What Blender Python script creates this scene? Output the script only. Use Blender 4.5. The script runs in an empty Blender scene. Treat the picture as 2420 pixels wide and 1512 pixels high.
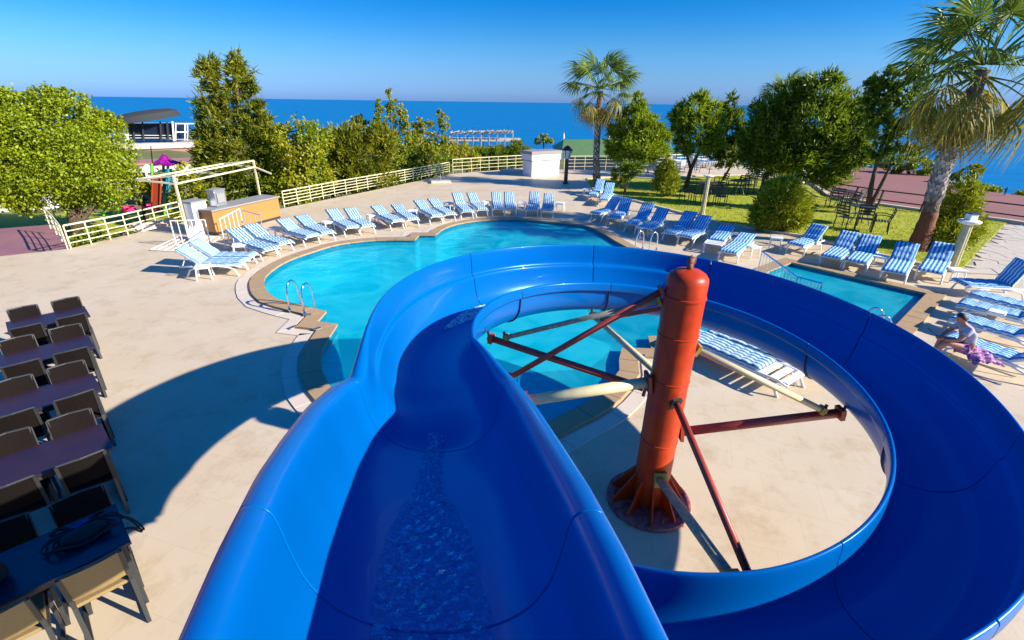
import bpy, bmesh, math, random
import numpy as np
from mathutils import Vector, Matrix
from mathutils.geometry import tessellate_polygon
R = math.radians
rng = np.random.default_rng(7)
random.seed(5)
sc = bpy.context.scene
col = sc.collection

# ---------------------------------------------------------------- camera
CAMH = 4.2
PITCH, ROLL = R(23.9), R(0.8)
FPX, PW, PH = 1162.0, 2419.0, 1512.0
fwd = Vector((0, math.cos(PITCH), -math.sin(PITCH)))
rt0 = Vector((1, 0, 0)); up0 = rt0.cross(fwd)
rt = rt0 * math.cos(ROLL) + up0 * math.sin(ROLL)
up = -rt0 * math.sin(ROLL) + up0 * math.cos(ROLL)
CAM = Vector((0, 0, CAMH))
cd = bpy.data.cameras.new('camera'); cam = bpy.data.objects.new('camera', cd); col.objects.link(cam)
cam.matrix_world = Matrix(((rt.x, up.x, -fwd.x, 0), (rt.y, up.y, -fwd.y, 0), (rt.z, up.z, -fwd.z, CAMH), (0, 0, 0, 1)))
cd.sensor_width = 36; cd.lens = 36 * FPX / PW; cd.clip_start = 0.05; cd.clip_end = 60000
sc.camera = cam

# ---------------------------------------------------------------- world and sun
SUN_AZ, SUN_EL = -17.0, 27.0        # direction to the sun, degrees counter-clockwise from +x, and above the horizon
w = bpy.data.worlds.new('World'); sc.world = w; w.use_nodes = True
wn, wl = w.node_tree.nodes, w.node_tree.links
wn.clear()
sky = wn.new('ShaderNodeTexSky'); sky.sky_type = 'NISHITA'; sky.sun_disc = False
sky.sun_elevation = R(SUN_EL); sky.sun_rotation = R(90 - SUN_AZ)
sky.altitude = 300; sky.air_density = 1.0; sky.dust_density = 0.4; sky.ozone_density = 3.0
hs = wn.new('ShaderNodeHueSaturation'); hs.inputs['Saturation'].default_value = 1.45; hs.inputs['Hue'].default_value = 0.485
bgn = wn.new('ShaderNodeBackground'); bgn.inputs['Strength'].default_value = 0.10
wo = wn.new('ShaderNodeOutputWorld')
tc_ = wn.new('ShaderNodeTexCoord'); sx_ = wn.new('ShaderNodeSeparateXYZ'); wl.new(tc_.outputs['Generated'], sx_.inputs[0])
skr = wn.new('ShaderNodeValToRGB'); el_ = skr.color_ramp.elements      # clear-air blue deepening upwards, brightened overhead out of view to fill the shade
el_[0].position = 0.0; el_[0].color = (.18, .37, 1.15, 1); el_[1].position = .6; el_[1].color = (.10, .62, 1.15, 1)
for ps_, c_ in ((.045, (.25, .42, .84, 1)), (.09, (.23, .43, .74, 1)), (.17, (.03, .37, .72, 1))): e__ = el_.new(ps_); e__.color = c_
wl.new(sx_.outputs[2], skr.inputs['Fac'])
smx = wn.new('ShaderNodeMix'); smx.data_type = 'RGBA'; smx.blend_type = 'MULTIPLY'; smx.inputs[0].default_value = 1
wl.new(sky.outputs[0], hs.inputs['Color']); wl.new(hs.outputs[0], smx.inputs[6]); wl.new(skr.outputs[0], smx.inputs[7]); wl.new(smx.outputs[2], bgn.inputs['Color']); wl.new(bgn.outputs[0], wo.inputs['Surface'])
sd = bpy.data.lights.new('sun', 'SUN'); sd.energy = 5.0; sd.angle = R(0.55); sd.color = (1.0, 0.93, 0.80)
sun = bpy.data.objects.new('sun', sd); col.objects.link(sun)
sv = Vector((math.cos(R(SUN_AZ)) * math.cos(R(SUN_EL)), math.sin(R(SUN_AZ)) * math.cos(R(SUN_EL)), math.sin(R(SUN_EL))))
sun.rotation_euler = sv.to_track_quat('Z', 'Y').to_euler(); sun.location = (20, -5, 30)
sc.view_settings.view_transform = 'Standard'; sc.view_settings.look = 'None'
sc.view_settings.exposure = 1.1; sc.view_settings.gamma = 1.0
sc.cycles.max_bounces = 7; sc.cycles.transparent_max_bounces = 12

# ---------------------------------------------------------------- places: a line of sight met with a level, a plane or a distance
def ray(x, y): return fwd * FPX + rt * (x - PW / 2) - up * (y - PH / 2)
def G(x, y, z=0.0):
    d = ray(x, y); t = (z - CAMH) / d.z; return CAM + d * t
def D(x, y, base):
    d = ray(x, y); b = Vector((base[0], base[1])); t = b.length_squared / (d.x * b.x + d.y * b.y)
    return CAM + d * t
def PR(p):
    v = Vector(p) - CAM; Z = v.dot(fwd); return PW / 2 + FPX * v.dot(rt) / Z, PH / 2 - FPX * v.dot(up) / Z, Z
def cropA(x, y): return ((360 + x / 3.27) / 1.0583, (460 + y / 3.27) / 1.0583)
def cropB(x, y): return ((440 + x / 2.689) / 1.0583, (100 + y / 2.689) / 1.0583)
def cropC(x, y): return ((1100 + x / 3.025) / 1.0583, (440 + y / 3.025) / 1.0583)
def cropD(x, y): return ((1860 + x / 3.436) / 1.0583, (540 + y / 3.436) / 1.0583)
def cropE(x, y): return ((1140 + x / 1.8) / 1.0583, (620 + y / 1.8) / 1.0583)
def cropF(x, y): return ((x / 1.681) / 1.0583, (700 + y / 1.681) / 1.0583)
def crop1(x, y): return ((x / 3.15) / 1.0583, (160 + y / 3.15) / 1.0583)
def crop3(x, y): return ((1280 + x / 3.287) / 1.0583, (100 + y / 3.287) / 1.0583)
def crop4(x, y): return ((1860 + x / 2.363) / 1.0583, (y / 2.363) / 1.0583)

# ---------------------------------------------------------------- materials
MATS = {}
def mat(name, c, rough=0.6, metal=0.0, spec=0.5, coat=0.0, noise=None, bump=None, c2=None, transl=0.0, island=None):
    m = bpy.data.materials.new(name); m.use_nodes = True; MATS[name] = m
    n, l = m.node_tree.nodes, m.node_tree.links
    b = n['Principled BSDF']; b.inputs['Base Color'].default_value = (*c, 1); b.inputs['Roughness'].default_value = rough
    b.inputs['Metallic'].default_value = metal; b.inputs['Specular IOR Level'].default_value = spec; b.inputs['Coat Weight'].default_value = coat
    src = None
    if noise:
        g = n.new('ShaderNodeNewGeometry') if noise[2:] != ('obj',) else n.new('ShaderNodeTexCoord')
        tx = n.new('ShaderNodeTexNoise'); tx.inputs['Scale'].default_value = noise[0]; tx.inputs['Detail'].default_value = 6; tx.inputs['Roughness'].default_value = 0.6
        l.new(g.outputs['Position'] if noise[2:] != ('obj',) else g.outputs['Object'], tx.inputs['Vector'])
        rp = n.new('ShaderNodeValToRGB'); rp.color_ramp.elements[0].position = 0.5 - noise[1]; rp.color_ramp.elements[1].position = 0.5 + noise[1]
        rp.color_ramp.elements[0].color = (*(c2 or [v * 0.7 for v in c]), 1); rp.color_ramp.elements[1].color = (*c, 1)
        l.new(tx.outputs['Fac'], rp.inputs['Fac']); src = rp.outputs['Color']
    if island:
        gi = n.new('ShaderNodeNewGeometry'); ri = n.new('ShaderNodeValToRGB')
        ri.color_ramp.elements[0].color = (*island[0], 1); ri.color_ramp.elements[1].color = (*island[1], 1)
        l.new(gi.outputs['Random Per Island'], ri.inputs['Fac'])
        if src:
            mx = n.new('ShaderNodeMix'); mx.data_type = 'RGBA'; mx.inputs[0].default_value = 0.5
            l.new(src, mx.inputs[6]); l.new(ri.outputs['Color'], mx.inputs[7]); src = mx.outputs[2]
        else: src = ri.outputs['Color']
    if src: l.new(src, b.inputs['Base Color'])
    if bump:
        tb = n.new('ShaderNodeTexNoise'); tb.inputs['Scale'].default_value = bump[0]; tb.inputs['Detail'].default_value = 5
        bp = n.new('ShaderNodeBump'); bp.inputs['Strength'].default_value = bump[1]; bp.inputs['Distance'].default_value = bump[2] if len(bump) > 2 else 0.02
        gg = n.new('ShaderNodeNewGeometry'); l.new(gg.outputs['Position'], tb.inputs['Vector'])
        l.new(tb.outputs['Fac'], bp.inputs['Height']); l.new(bp.outputs[0], b.inputs['Normal'])
    if transl:
        t = n.new('ShaderNodeBsdfTranslucent'); t.inputs['Color'].default_value = (*[min(1, v * 1.3) for v in c], 1)
        if src: l.new(src, t.inputs['Color'])
        ms = n.new('ShaderNodeMixShader'); ms.inputs[0].default_value = transl
        l.new(b.outputs[0], ms.inputs[1]); l.new(t.outputs[0], ms.inputs[2]); l.new(ms.outputs[0], n['Material Output'].inputs['Surface'])
    return m
mat('deck', (.57, .475, .35), .6, noise=(.45, .2), c2=(.53, .41, .26), bump=(30, .25, .004))
mat('coping', (.40, .27, .14), .6, noise=(3, .25), island=((.44, .29, .15), (.34, .22, .11)), bump=(40, .3, .004))
mat('gutter', (.64, .53, .41), .55, noise=(2, .3), island=((.68, .58, .47), (.58, .48, .37)))
mat('pooltile', (.005, .55, .66), .5, noise=(1.2, .3), c2=(.003, .50, .63))
mat('slide', (.0, .135, .47), .27, coat=.12, spec=.32, noise=(2.5, .3), c2=(.0, .12, .43), transl=.22)
MATS['slide'].node_tree.nodes['Principled BSDF'].inputs['Specular Tint'].default_value = (.25, .55, 1.0, 1)
mat('seam', (.004, .02, .12), .5)
mat('red', (.50, .042, .003), .40, spec=.3, noise=(5, .16), c2=(.34, .026, .006), bump=(9, .15, .01))
mat('redbase', (.24, .03, .03), .7, noise=(14, .12), c2=(.38, .12, .11), bump=(60, .5, .01))
mat('redpipe', (.36, .05, .025), .45, noise=(7, .2), c2=(.25, .03, .02))
mat('cream', (.62, .55, .32), .5, noise=(7, .2), c2=(.50, .42, .22))
mat('oldcream', (.36, .33, .22), .6, noise=(20, .1), c2=(.24, .22, .15))
mat('yellowsteel', (.32, .23, .04), .6)
mat('brownrust', (.20, .07, .035), .7, noise=(30, .15))
mat('white', (.80, .80, .78), .38)
mat('whitewall', (.80, .78, .78), .7, noise=(2, .3), c2=(.72, .70, .70))
mat('chrome', (.75, .8, .85), .12, metal=1)
mat('darksteel', (.03, .03, .03), .45)
mat('rattan', (.012, .009, .008), .9, spec=.06, noise=(60, .2), bump=(120, .6, .004))
mat('rattan_gold', (.26, .17, .06), .7, noise=(40, .2), c2=(.22, .15, .06), bump=(120, .6, .004))  # sunlit copy of rattan: golden light put into the colour
mat('tablewood', (.04, .016, .014), .33, coat=.08, spec=.35, noise=(3, .3), c2=(.018, .010, .024))
mat('tabledark', (.012, .022, .05), .3, noise=(5, .3), c2=(.01, .014, .03))  # shaded copy of tablewood: shade put into the colour
mat('lawn', (.36, .36, .008), .9, noise=(1.3, .25), c2=(.26, .29, .008), bump=(40, .8, .02))
mat('grassblade', (.32, .34, .01), .8, island=((.42, .42, .01), (.24, .28, .01)), transl=.3)
mat('leaf_bright', (.36, .42, .006), .5, noise=(1.1, .14), c2=(.17, .25, .006), island=((.44, .46, .006), (.12, .20, .006)), transl=.4)
mat('leaf_conifer', (.30, .29, .008), .5, noise=(.9, .10), c2=(.08, .14, .012), island=((.36, .33, .008), (.06, .11, .012)), transl=.4)
mat('leaf_gold', (.44, .36, .006), .5, noise=(.5, .12), c2=(.15, .26, .006), island=((.44, .40, .008), (.11, .20, .006)), transl=.4)
mat('leaf_pine', (.22, .30, .008), .5, noise=(.9, .10), c2=(.07, .14, .01), island=((.32, .38, .008), (.04, .09, .012)), transl=.4)
mat('leaf_cedar', (.34, .42, .008), .55, noise=(1, .16), c2=(.15, .24, .008), island=((.42, .46, .008), (.10, .17, .008)), transl=.4)
mat('leaf_topiary', (.42, .44, .008), .5, noise=(4, .10), c2=(.12, .16, .008), island=((.50, .50, .008), (.10, .15, .008)), transl=.3)
mat('bark', (.13, .08, .05), .9, noise=(9, .2), c2=(.06, .04, .028), bump=(14, 1, .05))
mat('palmbark', (.20, .14, .10), .9, noise=(12, .12), c2=(.07, .045, .03), bump=(16, 1, .06))
mat('palmboot', (.42, .37, .32), .8, island=((.50, .45, .40), (.16, .12, .10)))
mat('palmred', (.23, .075, .03), .85, noise=(9, .2), c2=(.12, .04, .02), bump=(20, .8, .03))
mat('frond', (.14, .22, .015), .45, island=((.24, .31, .012), (.05, .11, .02)), transl=.35)
mat('frond_old', (.30, .24, .02), .6, island=((.38, .30, .03), (.16, .17, .015)), transl=.35)
mat('frond_dead', (.42, .26, .08), .8, island=((.52, .34, .12), (.22, .12, .04)), transl=.3)
mat('fence', (.66, .60, .36), .45)
mat('fence_white', (.74, .74, .68), .5)
mat('orange', (.44, .185, .05), .5, noise=(2, .3), c2=(.40, .17, .045))
mat('granite', (.30, .29, .28), .5, noise=(60, .2))
mat('steelbox', (.45, .47, .5), .3, metal=.7)
mat('promenade', (.27, .11, .085), .75, noise=(.6, .3), c2=(.22, .09, .07))
mat('promplank', (.25, .10, .08), .75, island=((.29, .12, .09), (.20, .08, .06)))
mat('terrain', (.16, .14, .05), .9, noise=(.12, .2), c2=(.06, .09, .02), bump=(2, .6, .1))
mat('paving', (.50, .44, .36), .75, island=((.58, .52, .44), (.42, .36, .29)), noise=(5, .3), c2=(.44, .38, .31), bump=(12, .5, .01))
mat('pavingbed', (.36, .31, .24), .9, noise=(4, .2), c2=(.26, .23, .15))
mat('violetpath', (.28, .13, .14), .7, noise=(1.5, .2), c2=(.21, .09, .12))
mat('greenroof', (.13, .24, .07), .6, noise=(1, .3))
mat('dome', (.24, .42, .12), .5)
mat('canopydark', (.02, .024, .028), .85)
mat('glassdark', (.01, .015, .03), .1, spec=.8)
mat('terraceslab', (.50, .42, .38), .7)
mat('brickpink', (.34, .16, .12), .8)
mat('purple', (.28, .005, .22), .4)
mat('playgreen', (.12, .45, .03), .4)
mat('playorange', (.30, .04, .01), .5)
mat('playblue', (.02, .22, .35), .4)
mat('playyellow', (.65, .5, .02), .4)
mat('pink', (.75, .02, .16), .4)
mat('lampcream', (.50, .44, .24), .6, noise=(8, .2))
mat('lampglass', (.75, .8, .8), .15, spec=.6)
mat('pierwood', (.40, .36, .32), .8)
mat('parasolpale', (.75, .72, .6), .7)
mat('skin', (.44, .20, .12), .5)
mat('shirt', (.34, .36, .46), .8)
mat('hair', (.03, .015, .01), .6)
mat('skirt', (.18, .03, .16), .7, noise=(38, .03), c2=(.55, .28, .50))
mat('tablet', (.01, .01, .015), .2)
mat('cloth_black', (.012, .012, .014), .9, bump=(60, .6, .01))
mat('cloth_purple', (.16, .03, .25), .8)
# slide water: clear sheet with ripples and churned white crests
def water_mat(name, tint, gloss_rough, bump_scale, bump_d, foam=None, detail=4, milk=None):
    m = bpy.data.materials.new(name); m.use_nodes = True; MATS[name] = m
    n, l = m.node_tree.nodes, m.node_tree.links; n.remove(n['Principled BSDF'])
    g = n.new('ShaderNodeNewGeometry'); t = n.new('ShaderNodeTexNoise'); t.inputs['Scale'].default_value = bump_scale; t.inputs['Detail'].default_value = detail
    l.new(g.outputs['Position'], t.inputs['Vector'])
    bp = n.new('ShaderNodeBump'); bp.inputs['Strength'].default_value = 1; bp.inputs['Distance'].default_value = bump_d; l.new(t.outputs['Fac'], bp.inputs['Height'])
    tr = n.new('ShaderNodeBsdfTransparent'); tr.inputs['Color'].default_value = (*tint, 1)
    gl = n.new('ShaderNodeBsdfGlossy'); gl.inputs['Roughness'].default_value = gloss_rough; l.new(bp.outputs[0], gl.inputs['Normal'])
    fr = n.new('ShaderNodeFresnel'); fr.inputs['IOR'].default_value = 1.33; l.new(bp.outputs[0], fr.inputs['Normal'])
    ms = n.new('ShaderNodeMixShader'); bf = n.new('ShaderNodeMath'); bf.operation = 'SUBTRACT'; bf.inputs[0].default_value = 1; l.new(g.outputs['Backfacing'], bf.inputs[1])
    mf = n.new('ShaderNodeMath'); mf.operation = 'MULTIPLY'; l.new(fr.outputs[0], mf.inputs[0]); l.new(bf.outputs[0], mf.inputs[1]); l.new(mf.outputs[0], ms.inputs[0]); l.new(tr.outputs[0], ms.inputs[1]); l.new(gl.outputs[0], ms.inputs[2])
    out = ms
    if milk:
        dm = n.new('ShaderNodeBsdfDiffuse'); dm.inputs['Color'].default_value = (*milk[1], 1); tm = n.new('ShaderNodeTexNoise'); tm.inputs['Scale'].default_value = 1.1; tm.inputs['Detail'].default_value = 7; tm.inputs['Distortion'].default_value = 1.2; l.new(g.outputs['Position'], tm.inputs['Vector']); rm_ = n.new('ShaderNodeValToRGB'); rm_.color_ramp.elements[0].position = .35; rm_.color_ramp.elements[1].position = .68; rm_.color_ramp.elements[0].color = (milk[1][0], milk[1][1] * .85, milk[1][2] * .88, 1); rm_.color_ramp.elements[1].color = (milk[1][0] + .03, milk[1][1] * 1.18, milk[1][2] * 1.12, 1); l.new(tm.outputs['Fac'], rm_.inputs['Fac']); l.new(rm_.outputs[0], dm.inputs['Color']); mk = n.new('ShaderNodeMixShader'); mk.inputs[0].default_value = milk[0]  # noise in the milk colour stands in for caustics and waves
        l.new(ms.outputs[0], mk.inputs[1]); l.new(dm.outputs[0], mk.inputs[2]); out = mk
    if foam:
        t2 = n.new('ShaderNodeTexNoise'); t2.inputs['Scale'].default_value = foam[0]; t2.inputs['Detail'].default_value = 8; t2.inputs['Roughness'].default_value = .7; t2.inputs['Distortion'].default_value = 1.0
        l.new(g.outputs['Position'], t2.inputs['Vector'])
        rp = n.new('ShaderNodeValToRGB'); rp.color_ramp.elements[0].position = foam[1]; rp.color_ramp.elements[1].position = foam[2]
        l.new(t2.outputs['Fac'], rp.inputs['Fac'])
        df = n.new('ShaderNodeBsdfDiffuse'); df.inputs['Color'].default_value = (*foam[3], 1); l.new(bp.outputs[0], df.inputs['Normal'])
        m2 = n.new('ShaderNodeMixShader'); l.new(rp.outputs[0], m2.inputs[0]); l.new(out.outputs[0], m2.inputs[1]); l.new(df.outputs[0], m2.inputs[2]); out = m2
    l.new(out.outputs[0], n['Material Output'].inputs['Surface'])
water_mat('poolwater', (.55, .92, .95), .05, 3.5, .035, milk=(.5, (.0, .42, .54)))
water_mat('flumewater', (.70, .82, .96), .08, 18, .10, foam=(26, .50, .66, (.22, .40, .78)))
water_mat('foamwater', (.8, .85, .9), .08, 20, .04, foam=(14, .42, .66, (.80, .86, .92)))  # white foam colour also holds the glare on the wet bend
# sea: deep, nearly opaque water
m = mat('sea', (.0, .085, .24), .4, spec=.22)
n, l = m.node_tree.nodes, m.node_tree.links
g = n.new('ShaderNodeNewGeometry'); t = n.new('ShaderNodeTexNoise'); t.inputs['Scale'].default_value = .5; t.inputs['Detail'].default_value = 6
mp = n.new('ShaderNodeMapping'); mp.inputs['Scale'].default_value = (.10, .45, 1); l.new(g.outputs['Position'], mp.inputs['Vector']); l.new(mp.outputs[0], t.inputs['Vector'])
bp = n.new('ShaderNodeBump'); bp.inputs['Distance'].default_value = .5; bp.inputs['Strength'].default_value = .6; l.new(t.outputs['Fac'], bp.inputs['Height']); l.new(bp.outputs[0], n['Principled BSDF'].inputs['Normal'])
rp = n.new('ShaderNodeValToRGB'); rp.color_ramp.elements[0].color = (.0, .12, .31, 1); rp.color_ramp.elements[1].color = (.0, .17, .36, 1)
rp.color_ramp.elements[0].position = .35; rp.color_ramp.elements[1].position = .7
l.new(t.outputs['Fac'], rp.inputs['Fac']); l.new(rp.outputs[0], n['Principled BSDF'].inputs['Base Color'])
# deck: thin joints of large stone tiles drawn into the stone colour, with soft stains
def joints(mname, sx, sy, dark, ang=0.3):
    m = MATS[mname]; n, l = m.node_tree.nodes, m.node_tree.links; b = n['Principled BSDF']
    g = n.new('ShaderNodeNewGeometry'); mp = n.new('ShaderNodeMapping'); mp.inputs['Rotation'].default_value = (0, 0, ang)
    br = n.new('ShaderNodeTexBrick'); br.inputs['Scale'].default_value = 1; br.inputs['Brick Width'].default_value = sx; br.inputs['Row Height'].default_value = sy
    br.inputs['Mortar Size'].default_value = .006; br.inputs['Mortar Smooth'].default_value = .4
    br.inputs['Color1'].default_value = (1, 1, 1, 1); br.inputs['Color2'].default_value = (.97, .97, .97, 1); br.inputs['Mortar'].default_value = (dark, dark, dark, 1)
    l.new(g.outputs['Position'], mp.inputs['Vector']); l.new(mp.outputs[0], br.inputs['Vector'])
    mx = n.new('ShaderNodeMix'); mx.data_type = 'RGBA'; mx.blend_type = 'MULTIPLY'; mx.inputs[0].default_value = 1
    src = b.inputs['Base Color'].links[0].from_socket; l.new(src, mx.inputs[6]); l.new(br.outputs['Color'], mx.inputs[7])
    st = n.new('ShaderNodeTexNoise'); st.inputs['Scale'].default_value = 1.6; st.inputs['Detail'].default_value = 9; st.inputs['Roughness'].default_value = .75
    l.new(g.outputs['Position'], st.inputs['Vector']); r2 = n.new('ShaderNodeValToRGB')
    r2.color_ramp.elements[0].position = .34; r2.color_ramp.elements[0].color = (.80, .74, .64, 1); r2.color_ramp.elements[1].position = .5; r2.color_ramp.elements[1].color = (1, 1, 1, 1)
    l.new(st.outputs['Fac'], r2.inputs['Fac'])
    m3 = n.new('ShaderNodeMix'); m3.data_type = 'RGBA'; m3.blend_type = 'MULTIPLY'; m3.inputs[0].default_value = .8
    l.new(mx.outputs[2], m3.inputs[6]); l.new(r2.outputs[0], m3.inputs[7]); l.new(m3.outputs[2], b.inputs['Base Color'])
joints('deck', .62, .62, .91)
# striped mattress cloth: lengthwise bands
def stripes(name, a, b_, a2, nst, width):
    m = mat(name, a, .8); n, l = m.node_tree.nodes, m.node_tree.links
    tc = n.new('ShaderNodeTexCoord'); sp = n.new('ShaderNodeSeparateXYZ'); l.new(tc.outputs['Object'], sp.inputs[0])
    mm = n.new('ShaderNodeMath'); mm.operation = 'MULTIPLY_ADD'; mm.inputs[1].default_value = nst / width; mm.inputs[2].default_value = 50.25; l.new(sp.outputs[0], mm.inputs[0])
    f = n.new('ShaderNodeMath'); f.operation = 'FRACT'; l.new(mm.outputs[0], f.inputs[0])
    rp = n.new('ShaderNodeValToRGB'); rp.color_ramp.interpolation = 'CONSTANT'
    e = rp.color_ramp.elements; e[0].position = 0; e[0].color = (*a, 1); e[1].position = .5; e[1].color = (*b_, 1)
    e2 = e.new(.78); e2.color = (*a2, 1)
    e3 = e.new(.86); e3.color = (*b_, 1)
    l.new(f.outputs[0], rp.inputs['Fac']); l.new(rp.outputs[0], n['Principled BSDF'].inputs['Base Color'])
    tb = n.new('ShaderNodeTexNoise'); tb.inputs['Scale'].default_value = 14; bp = n.new('ShaderNodeBump'); bp.inputs['Distance'].default_value = .03; bp.inputs['Strength'].default_value = .7
    l.new(tc.outputs['Object'], tb.inputs['Vector']); l.new(tb.outputs['Fac'], bp.inputs['Height']); l.new(bp.outputs[0], n['Principled BSDF'].inputs['Normal'])
stripes('stripe_thin', (.50, .64, .72), (.012, .11, .25), (.14, .36, .52), 6, .6)
stripes('stripe_blue', (.42, .66, .80), (.006, .13, .37), (.03, .26, .56), 6, .6)

# ---------------------------------------------------------------- building helpers
def tag(o, label=None, cat=None, group=None, kind=None):
    if label: o['label'] = label
    if cat: o['category'] = cat
    if group: o['group'] = group
    if kind: o['kind'] = kind
    return o
def empty(name, loc, rz=0.0, label=None, cat=None, group=None):
    o = bpy.data.objects.new(name, None); o.empty_display_size = .2; col.objects.link(o); o.location = loc; o.rotation_euler = (0, 0, rz)
    return tag(o, label, cat, group)
def link_mesh(name, me, m, parent=None, smooth=False):
    me.materials.append(MATS[m])
    if smooth: me.polygons.foreach_set('use_smooth', [True] * len(me.polygons))
    o = bpy.data.objects.new(name, me); col.objects.link(o)
    if parent is not None:
        o.parent = parent
    return o
class MB:
    def __init__(s): s.v = []; s.f = []
    def add(s, vs, fs):
        k = len(s.v); s.v += [tuple(q) for q in vs]; s.f += [tuple(i + k for i in f) for f in fs]; return s
    def box(s, c, d, rz=0.0, M=None):
        x, y, z = d[0] / 2, d[1] / 2, d[2] / 2; ca, sa = math.cos(rz), math.sin(rz)
        P = [(a, b, e) for e in (-z, z) for a, b in ((-x, -y), (x, -y), (x, y), (-x, y))]
        if M is not None: vs = [M @ Vector(p) + Vector(c) for p in P]
        else: vs = [(c[0] + p[0] * ca - p[1] * sa, c[1] + p[0] * sa + p[1] * ca, c[2] + p[2]) for p in P]
        return s.add(vs, [(3, 2, 1, 0), (4, 5, 6, 7), (0, 1, 5, 4), (1, 2, 6, 5), (2, 3, 7, 6), (3, 0, 4, 7)])
    def bar(s, a, b, wd, ht=None):
        a, b = Vector(a), Vector(b); ht = ht or wd; d = (b - a); L = d.length
        if L < 1e-6: return s
        q = d.to_track_quat('Y', 'Z').to_matrix(); return s.box((a + b) / 2, (wd, L, ht), M=q)
    def tube(s, pts, r, seg=8, cap=True):
        pts = [Vector(p) for p in pts]; rs = r if hasattr(r, '__len__') else [r] * len(pts); k = len(s.v); N = len(pts); vs = []; u = None
        for i, p in enumerate(pts):
            t = (pts[min(i + 1, N - 1)] - pts[max(i - 1, 0)]).normalized()
            if u is None: u = t.orthogonal().normalized()
            else: u = (u - t * u.dot(t)).normalized()
            v = t.cross(u)
            for j in range(seg):
                a = 2 * math.pi * j / seg; vs.append(p + (u * math.cos(a) + v * math.sin(a)) * rs[i])
        fs = [(i * seg + j, i * seg + (j + 1) % seg, (i + 1) * seg + (j + 1) % seg, (i + 1) * seg + j) for i in range(N - 1) for j in range(seg)]
        if cap: fs += [tuple(range(seg - 1, -1, -1)), tuple((N - 1) * seg + j for j in range(seg))]
        return s.add(vs, fs)
    def lathe(s, c, prof, seg=32, ax=None):
        k = len(prof); vs = []
        for (r, z) in prof:
            for j in range(seg): a = 2 * math.pi * j / seg; vs.append((c[0] + r * math.cos(a), c[1] + r * math.sin(a), c[2] + z))
        fs = [(i * seg + j, i * seg + (j + 1) % seg, (i + 1) * seg + (j + 1) % seg, (i + 1) * seg + j) for i in range(k - 1) for j in range(seg)]
        fs += [tuple(range(seg - 1, -1, -1)), tuple((k - 1) * seg + j for j in range(seg))]
        return s.add(vs, fs)
    def prism(s, poly, z0, z1):
        n_ = len(poly); vs = [(p[0], p[1], z0) for p in poly] + [(p[0], p[1], z1) for p in poly]
        a = sum(poly[i][0] * poly[(i + 1) % n_][1] - poly[(i + 1) % n_][0] * poly[i][1] for i in range(n_))
        fs = [tuple(range(n_ - 1, -1, -1)), tuple(range(n_, 2 * n_))] + [(i, (i + 1) % n_, n_ + (i + 1) % n_, n_ + i) for i in range(n_)]
        if a < 0: fs = [tuple(reversed(f)) for f in fs]
        return s.add(vs, fs)
    def build(s, name, m, parent=None, smooth=False, bevel=0, solid=0, autos=False):
        me = bpy.data.meshes.new(name); me.from_pydata(s.v, [], s.f); me.update()
        o = link_mesh(name, me, m, parent, smooth)
        if autos:
            try: me.polygons.foreach_set('use_smooth', [True] * len(me.polygons)); me.set_sharp_from_angle(angle=R(40))
            except Exception: pass
        if bevel:
            b = o.modifiers.new('b', 'BEVEL'); b.width = bevel; b.segments = 2; b.limit_method = 'ANGLE'
        if solid:
            q = o.modifiers.new('s', 'SOLIDIFY'); q.thickness = solid; q.offset = -1
        return o
def copy_tree(o, parent=None):
    c = o.copy(); col.objects.link(c)
    if parent is not None: c.parent = parent
    for ch in list(o.children): copy_tree(ch, c)
    return c
def copy_thing(o, loc, rz, label, group=None):
    c = copy_tree(o); c.location = loc; c.rotation_euler = (0, 0, rz); c['label'] = label
    if group: c['group'] = group
    return c
def flat(name, polys, z, m, kind='structure', skirt=None, rot=False):
    """a level sheet: first outline, the rest are holes; skirt = depth of the outer side"""
    pl = [[Vector((p[0], p[1], 0)) for p in q] for q in polys]
    tris = tessellate_polygon(pl); fl = [p for q in pl for p in q]
    b = MB(); vs = [(p.x, p.y, z) for p in fl]; fs = []
    for t in tris:
        a, b2, c = (fl[i] for i in t)
        fs.append(t if (b2 - a).cross(c - a).z > 0 else (t[0], t[2], t[1]))
    b.add(vs, fs)
    if skirt:
        n0 = len(pl[0]); q = pl[0]; b.add([(p.x, p.y, z) for p in q] + [(p.x, p.y, z - skirt) for p in q], [(i, (i + 1) % n0, n0 + (i + 1) % n0, n0 + i) for i in range(n0)])
    o = b.build(name, m)
    if kind: o['kind'] = kind
    return o
def smooth_closed(pts, sharp=(), step=.25):
    """Catmull-Rom round closed outline; indices in sharp stay corners"""
    n_ = len(pts); out = []
    for i in range(n_):
        p0, p1, p2, p3 = (np.array(pts[(i + k) % n_][:2], float) for k in (-1, 0, 1, 2))
        if i in sharp: p0 = p1 - (p2 - p1)
        if (i + 1) % n_ in sharp: p3 = p2 + (p2 - p1)
        k = max(1, int(np.linalg.norm(p2 - p1) / step))
        for j in range(k):
            t = j / k; out.append(.5 * ((2 * p1) + (-p0 + p2) * t + (2 * p0 - 5 * p1 + 4 * p2 - p3) * t * t + (-p0 + 3 * p1 - 3 * p2 + p3) * t ** 3))
    return out
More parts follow.
